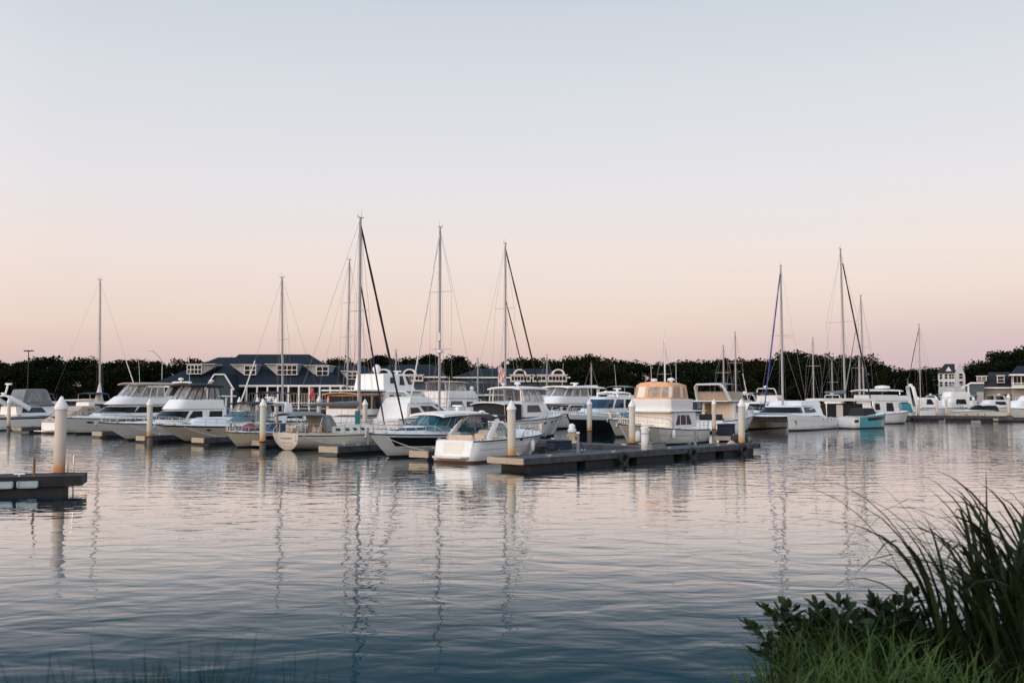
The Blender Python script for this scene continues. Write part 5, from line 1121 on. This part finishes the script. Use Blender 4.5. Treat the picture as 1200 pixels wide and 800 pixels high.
def noise(scale, sc, detail, rough=.5, dist=0.0, rot=0.0):
    mp = N.new('ShaderNodeMapping'); mp.inputs['Scale'].default_value = sc; mp.inputs['Rotation'].default_value = (0, 0, rot); L_.new(tc.outputs['Object'], mp.inputs['Vector'])
    n = N.new('ShaderNodeTexNoise'); n.inputs['Scale'].default_value = scale; n.inputs['Detail'].default_value = detail; n.inputs['Roughness'].default_value = rough; n.inputs['Distortion'].default_value = dist
    L_.new(mp.outputs[0], n.inputs['Vector']); return n.outputs['Fac']
def math_(op, a, b):
    m = N.new('ShaderNodeMath'); m.operation = op
    for i, v in enumerate((a, b)):
        if isinstance(v, (int, float)): m.inputs[i].default_value = v
        else: L_.new(v, m.inputs[i])
    return m.outputs[0]
swell = noise(1.0, (.80, 1.25, 1), 2, .45, .35, R(8))         # waves about a metre long, crests across the view
chop = noise(1.0, (2.3, 4.2, 1), 2, .5, .3, R(-14))           # ripples
fine = noise(1.0, (8, 13, 1), 1, .5)
patch = noise(1.0, (.020, .075, 1), 3, .55, .5, R(6))         # calm and ruffled lanes
mr = N.new('ShaderNodeMapRange'); mr.inputs['From Min'].default_value = .36; mr.inputs['From Max'].default_value = .64; mr.inputs['To Min'].default_value = .25; mr.inputs['To Max'].default_value = 1.25; L_.new(patch, mr.inputs['Value'])
sw2 = math_('ADD', math_('MULTIPLY', mr.outputs[0], .5), .5)
hgt = math_('ADD', math_('MULTIPLY', math_('MULTIPLY', swell, WAVE[0]), sw2), math_('MULTIPLY', math_('ADD', math_('MULTIPLY', chop, WAVE[1]), math_('MULTIPLY', fine, WAVE[2])), mr.outputs[0]))
bp = N.new('ShaderNodeBump'); bp.inputs['Strength'].default_value = 1; bp.inputs['Distance'].default_value = 1; L_.new(hgt, bp.inputs['Height']); 
for n_ in (body, gls, frs): L_.new(bp.outputs[0], n_.inputs['Normal'])
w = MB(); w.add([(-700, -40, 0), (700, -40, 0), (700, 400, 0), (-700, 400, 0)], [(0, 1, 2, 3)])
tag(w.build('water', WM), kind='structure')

# ================================================================== far trees
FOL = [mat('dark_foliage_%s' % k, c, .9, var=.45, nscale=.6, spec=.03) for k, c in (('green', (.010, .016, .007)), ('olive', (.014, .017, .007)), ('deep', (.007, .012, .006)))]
BARK = mat('dark_bark', (.04, .032, .025), .9, var=.3, nscale=6)
def crown_mesh(seed, H=10.0, W=8.5, n=4600, kind=0):
    r = random.Random(seed); vs, fs = [], []
    cl = []
    for i in range(34):
        u = r.random(); a = r.uniform(0, 6.283); z = H * (.10 + .86 * r.random() ** .85)
        k = (z / H)
        prof = (math.sin(math.pi * min(1, .18 + .80 * k)) ** .6) if kind == 0 else (1.05 - k) ** .8
        rad = W / 2 * prof * math.sqrt(r.uniform(.15, 1))
        cl.append((Vector((rad * math.cos(a), rad * math.sin(a), z)), r.uniform(.9, 1.9) * (1.0 if kind == 0 else .7)))
    for i in range(n):
        c, s = cl[i % len(cl)]
        d = Vector((r.gauss(0, 1), r.gauss(0, 1), r.gauss(0, .75))); d = d.normalized() * s * r.random() ** .45
        p = c + d; q = r.uniform(.15, .34)
        a = Vector((r.gauss(0, 1), r.gauss(0, 1), r.gauss(0, 1))).normalized(); b = a.cross(Vector((r.gauss(0, 1), r.gauss(0, 1), r.gauss(0, 1)))).normalized()
        k = len(vs); vs += [p - a * q, p + b * q * .6, p + a * q, p - b * q * .6]; fs.append((k, k + 1, k + 2, k + 3))
    m = MB(); m.add(vs, fs)
    return m
def trunk_mesh(seed, H=10.0):
    r = random.Random(seed); m = MB()
    m.tube([(0, 0, -.6), (r.uniform(-.15, .15), 0, H * .3), (r.uniform(-.3, .3), r.uniform(-.2, .2), H * .62)], [.34, .26, .1], 7)
    for i in range(6):
        a = r.uniform(0, 6.28); z = H * r.uniform(.22, .5); l = r.uniform(1.6, 3.2)
        m.tube([(0, 0, z), (l * .5 * math.cos(a), l * .5 * math.sin(a), z + l * .4), (l * math.cos(a), l * math.sin(a), z + l * .9)], [.12, .08, .03], 5)
    return m
protos = []
for i in range(9):
    kind = 1 if i in (4, 8) else 0
    o = empty('leafy_tree' if kind == 0 else 'conifer_tree', (0, 500 + i * 30, 0))
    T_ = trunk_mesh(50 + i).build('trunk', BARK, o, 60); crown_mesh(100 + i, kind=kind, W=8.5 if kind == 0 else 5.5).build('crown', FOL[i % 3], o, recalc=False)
    protos.append(o)
used = set()
prof_x = [-200, 0, 60, 110, 130, 150, 175, 200, 345, 400, 470, 500, 530, 570, 610, 650, 700, 760, 830, 860, 900, 925, 960, 1000, 1030, 1046, 1060, 1085, 1098, 1130, 1145, 1160, 1180, 1200, 1400]
prof_y = [422, 421, 421, 422, 423, 418, 421, 424, 421, 419, 421, 418, 419, 424, 421, 420, 419, 422, 422, 420, 420, 414, 417, 418, 424, 430, 436, 432, 434, 432, 422, 412, 408, 408, 408]
def seg(px):
    if px < 60: return 'dark tree in the treeline at the left edge, under the twin headed lamp post', 'trees at the left edge'
    if px < 205: return 'dark tree in the treeline left of the clubhouse', 'trees left of the clubhouse'
    if px < 440: return 'dark tree rising behind the clubhouse roof', 'trees behind the clubhouse'
    if px < 530: return 'dark tree behind the house with two arched dormers next to the clubhouse', 'trees behind the first blue grey house'
    if px < 675: return 'dark tree behind the second blue grey house', 'trees behind the second blue grey house'
    if px < 870: return 'dark tree in the treeline between the second blue grey house and the catamaran', 'trees behind the trawler'
    if px < 1045: return 'dark tree in the high treeline behind the catamaran and right hand masts', 'trees behind the catamaran'
    if px < 1135: return 'dark tree in the low treeline beside the white three storey house', 'trees by the white house'
    return 'dark tall tree behind the houses at the right edge', 'trees at the right edge'
def tree(px, D, top, sw=1.0):
    k = rnd.randrange(9) if top - 2 else 0
    p = protos[k]
    o = p if k not in used else copy_tree(p); used.add(k)
    x = at(px, D); z0 = float(height(np.array(x), np.array(float(D)))) - .1
    Ht = zat(top, D) - z0
    s = Ht / 10.3
    o.location = (x, D, z0); o.rotation_euler = (0, 0, rnd.uniform(0, 6.28)); o.scale = (s * sw * rnd.uniform(.9, 1.25), s * sw * rnd.uniform(.9, 1.25), s)
    lab, grp = seg(px)
    tag(o, lab, 'tree', grp)
px = -210.0
while px < 1420:
    y = float(np.interp(px, prof_x, prof_y))
    D = 222 + rnd.uniform(-6, 30) + (18 if 430 < px < 680 else 0) + (32 if px > 1085 else 0)
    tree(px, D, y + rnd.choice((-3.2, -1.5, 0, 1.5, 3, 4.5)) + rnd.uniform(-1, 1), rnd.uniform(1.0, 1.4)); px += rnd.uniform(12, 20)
px = -200.0
while px < 1410:                       # lower trees that close the gaps under the crowns
    y = float(np.interp(px, prof_x, prof_y))
    if not (200 < px < 440 or 1082 < px < 1150):
        D = 205 + rnd.uniform(-6, 10) + (32 if 430 < px < 680 or px > 1120 else 0)
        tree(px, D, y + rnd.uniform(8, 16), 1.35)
    px += rnd.uniform(20, 30)

# ================================================================== foreground plants
GRASSM = mat('fresh_grass_blades', (.052, .088, .026), .7, var=.7, nscale=1.6, spec=.1)
GRASST = mat('dark_reed_blades', (.016, .026, .011), .7, var=.6, nscale=2, spec=.08)
LEAFM = mat('dark_shrub_leaves', (.018, .034, .014), .6, var=.6, nscale=6, spec=.12)
STEMM = mat('shrub_stem', (.05, .04, .025), .8)
def hgt1(x, y): return float(height(np.array(x), np.array(y)))
def blade(vs, fs, p, az, lean, L, w, r, droop=1.0, seg=5):
    d = Vector((math.cos(az), math.sin(az), 0)); side = Vector((-math.sin(az), math.cos(az), 0)); tw = r.uniform(-.5, .5); side = (side + Vector((0, 0, tw))).normalized()
    ang = lean; q = Vector(p); k = len(vs)
    for i in range(seg + 1):
        u = i / seg; ww = w * (1 - u ** 2.2) * (.55 + .9 * min(u * 2, 1)) / 1.45 + .0006
        vs += [q - side * ww, q + side * ww]
        q = q + (d * math.sin(ang) + Vector((0, 0, math.cos(ang)))) * (L / seg); ang += droop * (.25 + u * 1.6) / seg * 2
    for i in range(seg): fs.append((k + 2 * i, k + 2 * i + 1, k + 2 * i + 3, k + 2 * i + 2))
r = random.Random(11); vs, fs = [], []
n = 0
while n < 15000:
    x, y = r.uniform(.3, 6.5), r.uniform(1.2, 8.0)
    if y > float(bank_edge(np.array(x))) + .55 or y < 2.0: continue
    if math.sin(x * 3.1 + y * 1.7) + math.sin(y * 4.3 - x * 2.2) < r.uniform(-2.4, .6) - .4: continue
    n += 1
    blade(vs, fs, (x, y, hgt1(x, y) - .03), r.uniform(0, 6.28), r.uniform(.05, .7), r.uniform(.22, .5), r.uniform(.003, .0065), r, r.uniform(.3, 1.3), 4)
tag(MB().add(vs, fs).build('grass', GRASSM, recalc=False), 'bright green long grass covering the bank in the bottom right corner', 'grass', kind='stuff')
vs, fs = [], []
for i in range(520):
    x = r.gauss(-1.02, .22); x = min(-.66, max(-1.42, x)); y = r.uniform(2.5, 3.3)
    zt = zat(r.uniform(771, 812) + abs(x + 1.05) * 12, y); z0 = hgt1(x, y)
    L = max(.2, zt - z0)
    blade(vs, fs, (x, y, z0 - .02), r.uniform(0, 6.28), r.uniform(.0, .25), L * r.uniform(.85, 1.1), r.uniform(.004, .008), r, r.uniform(.05, .4), 5)
tag(MB().add(vs, fs).build('grass', GRASST, recalc=False), 'dark thin grass tips along the bottom edge, left of centre', 'grass', kind='stuff')
def reed(x, y, H, nb, lab, seed, spread=.32):
    r = random.Random(seed); z0 = hgt1(x, y) - .05
    o = empty('reed_grass', (x, y, z0), 0, lab, 'ornamental grass', 'tall grasses on the near bank')
    vs, fs = [], []
    for i in range(nb):
        a = r.uniform(0, 6.28); rr = spread * math.sqrt(r.random()); k = r.random() ** .8
        az = a + r.gauss(0, .7); d = Vector((math.cos(az), math.sin(az), 0)); side = Vector((-math.sin(az), math.cos(az), r.uniform(-.6, .6))).normalized()
        L = H * (.45 + .95 * k); w = r.uniform(.008, .019); tot = r.uniform(.9, 3.0) * (.6 + .5 * k); ang = r.uniform(.0, .16) + rr * .5; q = Vector((rr * math.cos(a), rr * math.sin(a), 0)); m = len(vs); S = 11
        for e in range(S + 1):
            u = e / S; ww = w * min(1, .35 + 2.2 * u) * (1 - u ** 3) + .0006
            vs += [q - side * ww, q + side * ww]
            q = q + (d * math.sin(ang) + Vector((0, 0, math.cos(ang)))) * (L / S); ang += tot * 2.4 * u ** 1.4 / S
        for e in range(S): fs.append((m + 2 * e, m + 2 * e + 1, m + 2 * e + 3, m + 2 * e + 2))
    MB().add(vs, fs).build('blades', GRASST, o, recalc=False)
    return o
reed(at(1170, 5.6), 5.6, 1.12, 130, 'tall dark arching grass clump on the bank, the one reaching furthest left over the water', 5)
reed(at(1225, 5.2), 5.2, 1.0, 220, 'tall dark grass clump cut by the right edge of the photo', 6)
reed(at(1225, 6.2), 6.2, 1.12, 180, 'tall dark grass clump standing behind the two front clumps', 8)
reed(at(1098, 5.9), 5.9, .48, 120, 'shorter dark grass clump between the shrub and the tall arching clump', 9)
def shrub(x, y, H, W, lab, seed, n=26):
    r = random.Random(seed); z0 = hgt1(x, y) - .05
    o = empty('leafy_shrub', (x, y, z0), 0, lab, 'shrub', 'low shrubs at the water edge')
    st = MB(); vs, fs = [], []
    def leaf(q, d, L, w):
        c = d.cross(Vector((r.gauss(0, .5), r.gauss(0, .5), 1))).normalized(); nrm = c.cross(d); m = len(vs)
        vs.extend([q, q + d * L * .3 + c * w * .8, q + d * L * .7 + c * w, q + d * L, q + d * L * .7 - c * w, q + d * L * .3 - c * w * .8, q + d * L * .5 - nrm * w * .3])
        fs.extend([(m, m + 1, m + 6), (m + 1, m + 2, m + 6), (m + 2, m + 3, m + 6), (m + 3, m + 4, m + 6), (m + 4, m + 5, m + 6), (m + 5, m, m + 6)])
    for i in range(n):
        a = r.uniform(0, 6.28); sp = r.uniform(.1, 1) * W / 2; h = H * r.uniform(.5, 1.08) * (1 - .45 * (sp / (W / 2)) ** 2)
        p0 = Vector((sp * .15 * math.cos(a), sp * .15 * math.sin(a), 0)); p2 = Vector((sp * math.cos(a), sp * math.sin(a), h)); p1 = (p0 + p2) / 2 + Vector((-.05 * math.cos(a), -.05 * math.sin(a), h * .15))
        K = 15; pts = [p0 * (1 - t) ** 2 + p1 * 2 * t * (1 - t) + p2 * t * t for t in [k / K for k in range(K + 1)]]
        st.tube(pts, [.006 - .0003 * k for k in range(K + 1)], 5)
        for k in range(4, K + 1):
            t = (pts[k] - pts[k - 1]).normalized(); sd = t.cross(Vector((r.gauss(0, .3), r.gauss(0, .3), 1))).normalized()
            for e in (1, -1):
                if r.random() < .15: continue
                d = (sd * e + t * r.uniform(.4, .9) + Vector((0, 0, r.uniform(-.1, .35)))).normalized()
                L = r.uniform(.065, .11); leaf(pts[k], d, L, L * .24)
        leaf(pts[-1], t, .08, .016)
    st.build('stems', STEMM, o); MB().add(vs, fs).build('leaves', LEAFM, o, recalc=False)
shrub(at(930, 6.1), 6.1, .52, .75, 'low leafy shrub at the water edge, the leftmost of the three', 21, 34)
shrub(at(975, 5.9), 5.9, .50, .75, 'low dense shrub between the leftmost shrub and the tallest shrub', 22, 40)
shrub(at(1042, 6.0), 6.0, .66, .85, 'tallest of the low shrubs, next to the short grass clump', 23, 46)

# ================================================================== sky, sun, camera
Wd = bpy.data.worlds.new('World'); scene.world = Wd; Wd.use_nodes = True
N, L_ = Wd.node_tree.nodes, Wd.node_tree.links
bg = N['Background']; out = N['World Output']
tc = N.new('ShaderNodeTexCoord'); sp = N.new('ShaderNodeSeparateXYZ'); L_.new(tc.outputs['Generated'], sp.inputs[0])
def ramp(stops, fac):
    r = N.new('ShaderNodeValToRGB'); e = r.color_ramp.elements
    for i, (p, c, k) in enumerate(stops):
        q = e[i] if i < 2 else e.new(p)
        q.position = p; q.color = tuple(v * k for v in lin(c)) + (1,)
    L_.new(fac, r.inputs['Fac']); return r.outputs['Color']
# towards the east: earth-shadow lavender, peach belt, pale zenith blue; towards the west: the afterglow of the set sun
east = ramp([(0.0, (198, 176, 180), 1), (1.0, (160, 186, 214), 1), (.03, (206, 184, 185), 1), (.052, (221, 196, 190), 1), (.072, (229, 207, 199), 1), (.10, (232, 213, 206), 1), (.135, (235, 220, 215), 1), (.20, (227, 223, 227), 1), (.29, (216, 218, 225), 1), (.37, (203, 209, 218), 1), (.50, (128, 156, 178), 1)], sp.outputs['Z'])
west = ramp([(0.0, (255, 190, 140), 1), (1.0, (150, 178, 208), 1), (.06, (255, 208, 165), 1), (.16, (252, 224, 200), 1), (.34, (232, 230, 230), 1), (.6, (190, 204, 222), 1)], sp.outputs['Z'])
SUN = Vector((-.78, -.62, 0)).normalized()
dt = N.new('ShaderNodeVectorMath'); dt.operation = 'DOT_PRODUCT'; L_.new(tc.outputs['Generated'], dt.inputs[0]); dt.inputs[1].default_value = SUN
mr = N.new('ShaderNodeMapRange'); mr.interpolation_type = 'SMOOTHSTEP'; mr.inputs['From Min'].default_value = -.26; mr.inputs['From Max'].default_value = .80; L_.new(dt.outputs['Value'], mr.inputs['Value'])
gain = N.new('ShaderNodeMixRGB'); gain.blend_type = 'MULTIPLY'; gain.inputs['Fac'].default_value = 1; gain.inputs['Color2'].default_value = (WEST, WEST, WEST, 1); L_.new(west, gain.inputs['Color1'])
# the earth's shadow: lavender low in the sky opposite the set sun
e1 = N.new('ShaderNodeMapRange'); e1.inputs['From Min'].default_value = -.70; e1.inputs['From Max'].default_value = -1.0; L_.new(dt.outputs['Value'], e1.inputs['Value'])
e2 = N.new('ShaderNodeMapRange'); e2.interpolation_type = 'SMOOTHSTEP'; e2.inputs['From Min'].default_value = .03; e2.inputs['From Max'].default_value = .11; e2.inputs['To Min'].default_value = 1; e2.inputs['To Max'].default_value = 0; L_.new(sp.outputs['Z'], e2.inputs['Value'])
e3 = N.new('ShaderNodeMath'); e3.operation = 'MULTIPLY'; L_.new(e1.outputs[0], e3.inputs[0]); L_.new(e2.outputs[0], e3.inputs[1])
shd = N.new('ShaderNodeMixRGB'); L_.new(e3.outputs[0], shd.inputs['Fac']); L_.new(east, shd.inputs['Color1']); shd.inputs['Color2'].default_value = lin((198, 180, 194)) + (1,)
mx = N.new('ShaderNodeMixRGB'); L_.new(mr.outputs[0], mx.inputs['Fac']); L_.new(shd.outputs[0], mx.inputs['Color1']); L_.new(gain.outputs[0], mx.inputs['Color2'])
L_.new(mx.outputs[0], bg.inputs['Color']); bg.inputs['Strength'].default_value = 1.0
sky = N.new('ShaderNodeTexSky'); sky.sky_type = 'NISHITA'; sky.sun_disc = False; sky.sun_elevation = R(2.0); sky.sun_rotation = math.atan2(SUN.x, SUN.y)
bg2 = N.new('ShaderNodeBackground'); L_.new(sky.outputs[0], bg2.inputs['Color']); bg2.inputs['Strength'].default_value = NISH
ad = N.new('ShaderNodeAddShader'); L_.new(bg.outputs[0], ad.inputs[0]); L_.new(bg2.outputs[0], ad.inputs[1]); L_.new(ad.outputs[0], out.inputs['Surface'])
sl = bpy.data.lights.new('sunset_glow', 'SUN'); sl.energy = SUNE; sl.angle = R(25); sl.color = (1, .74, .52)
so = bpy.data.objects.new('sunset_glow', sl); COL.objects.link(so); d = Vector((SUN.x, SUN.y, math.tan(R(5)))); so.rotation_euler = (-d).to_track_quat('-Z', 'Y').to_euler(); so.location = (-40, -40, 30)

cd = bpy.data.cameras.new('camera'); cam = bpy.data.objects.new('camera', cd); COL.objects.link(cam); scene.camera = cam
cd.sensor_width = 36; cd.lens = F / 1200 * 36; cd.clip_end = 3000; cd.clip_start = .05
cam.location = (0, 0, CAMH); cam.rotation_euler = (math.pi / 2 + TH, 0, 0)
cd.dof.use_dof = True; cd.dof.focus_distance = 62; cd.dof.aperture_fstop = 3.6
vs_ = scene.view_settings; scene.display_settings.display_device = 'sRGB'; vs_.view_transform = 'Standard'; vs_.look = 'None'; vs_.exposure = EXPO; vs_.gamma = 1; vs_.use_curve_mapping = False
scene.render.engine = 'CYCLES'; cy = scene.cycles; cy.use_denoising = True; cy.max_bounces = 6; cy.diffuse_bounces = 3; cy.glossy_bounces = 4; cy.transmission_bounces = 2; cy.caustics_reflective = False; cy.caustics_refractive = False; cy.sample_clamp_indirect = 6
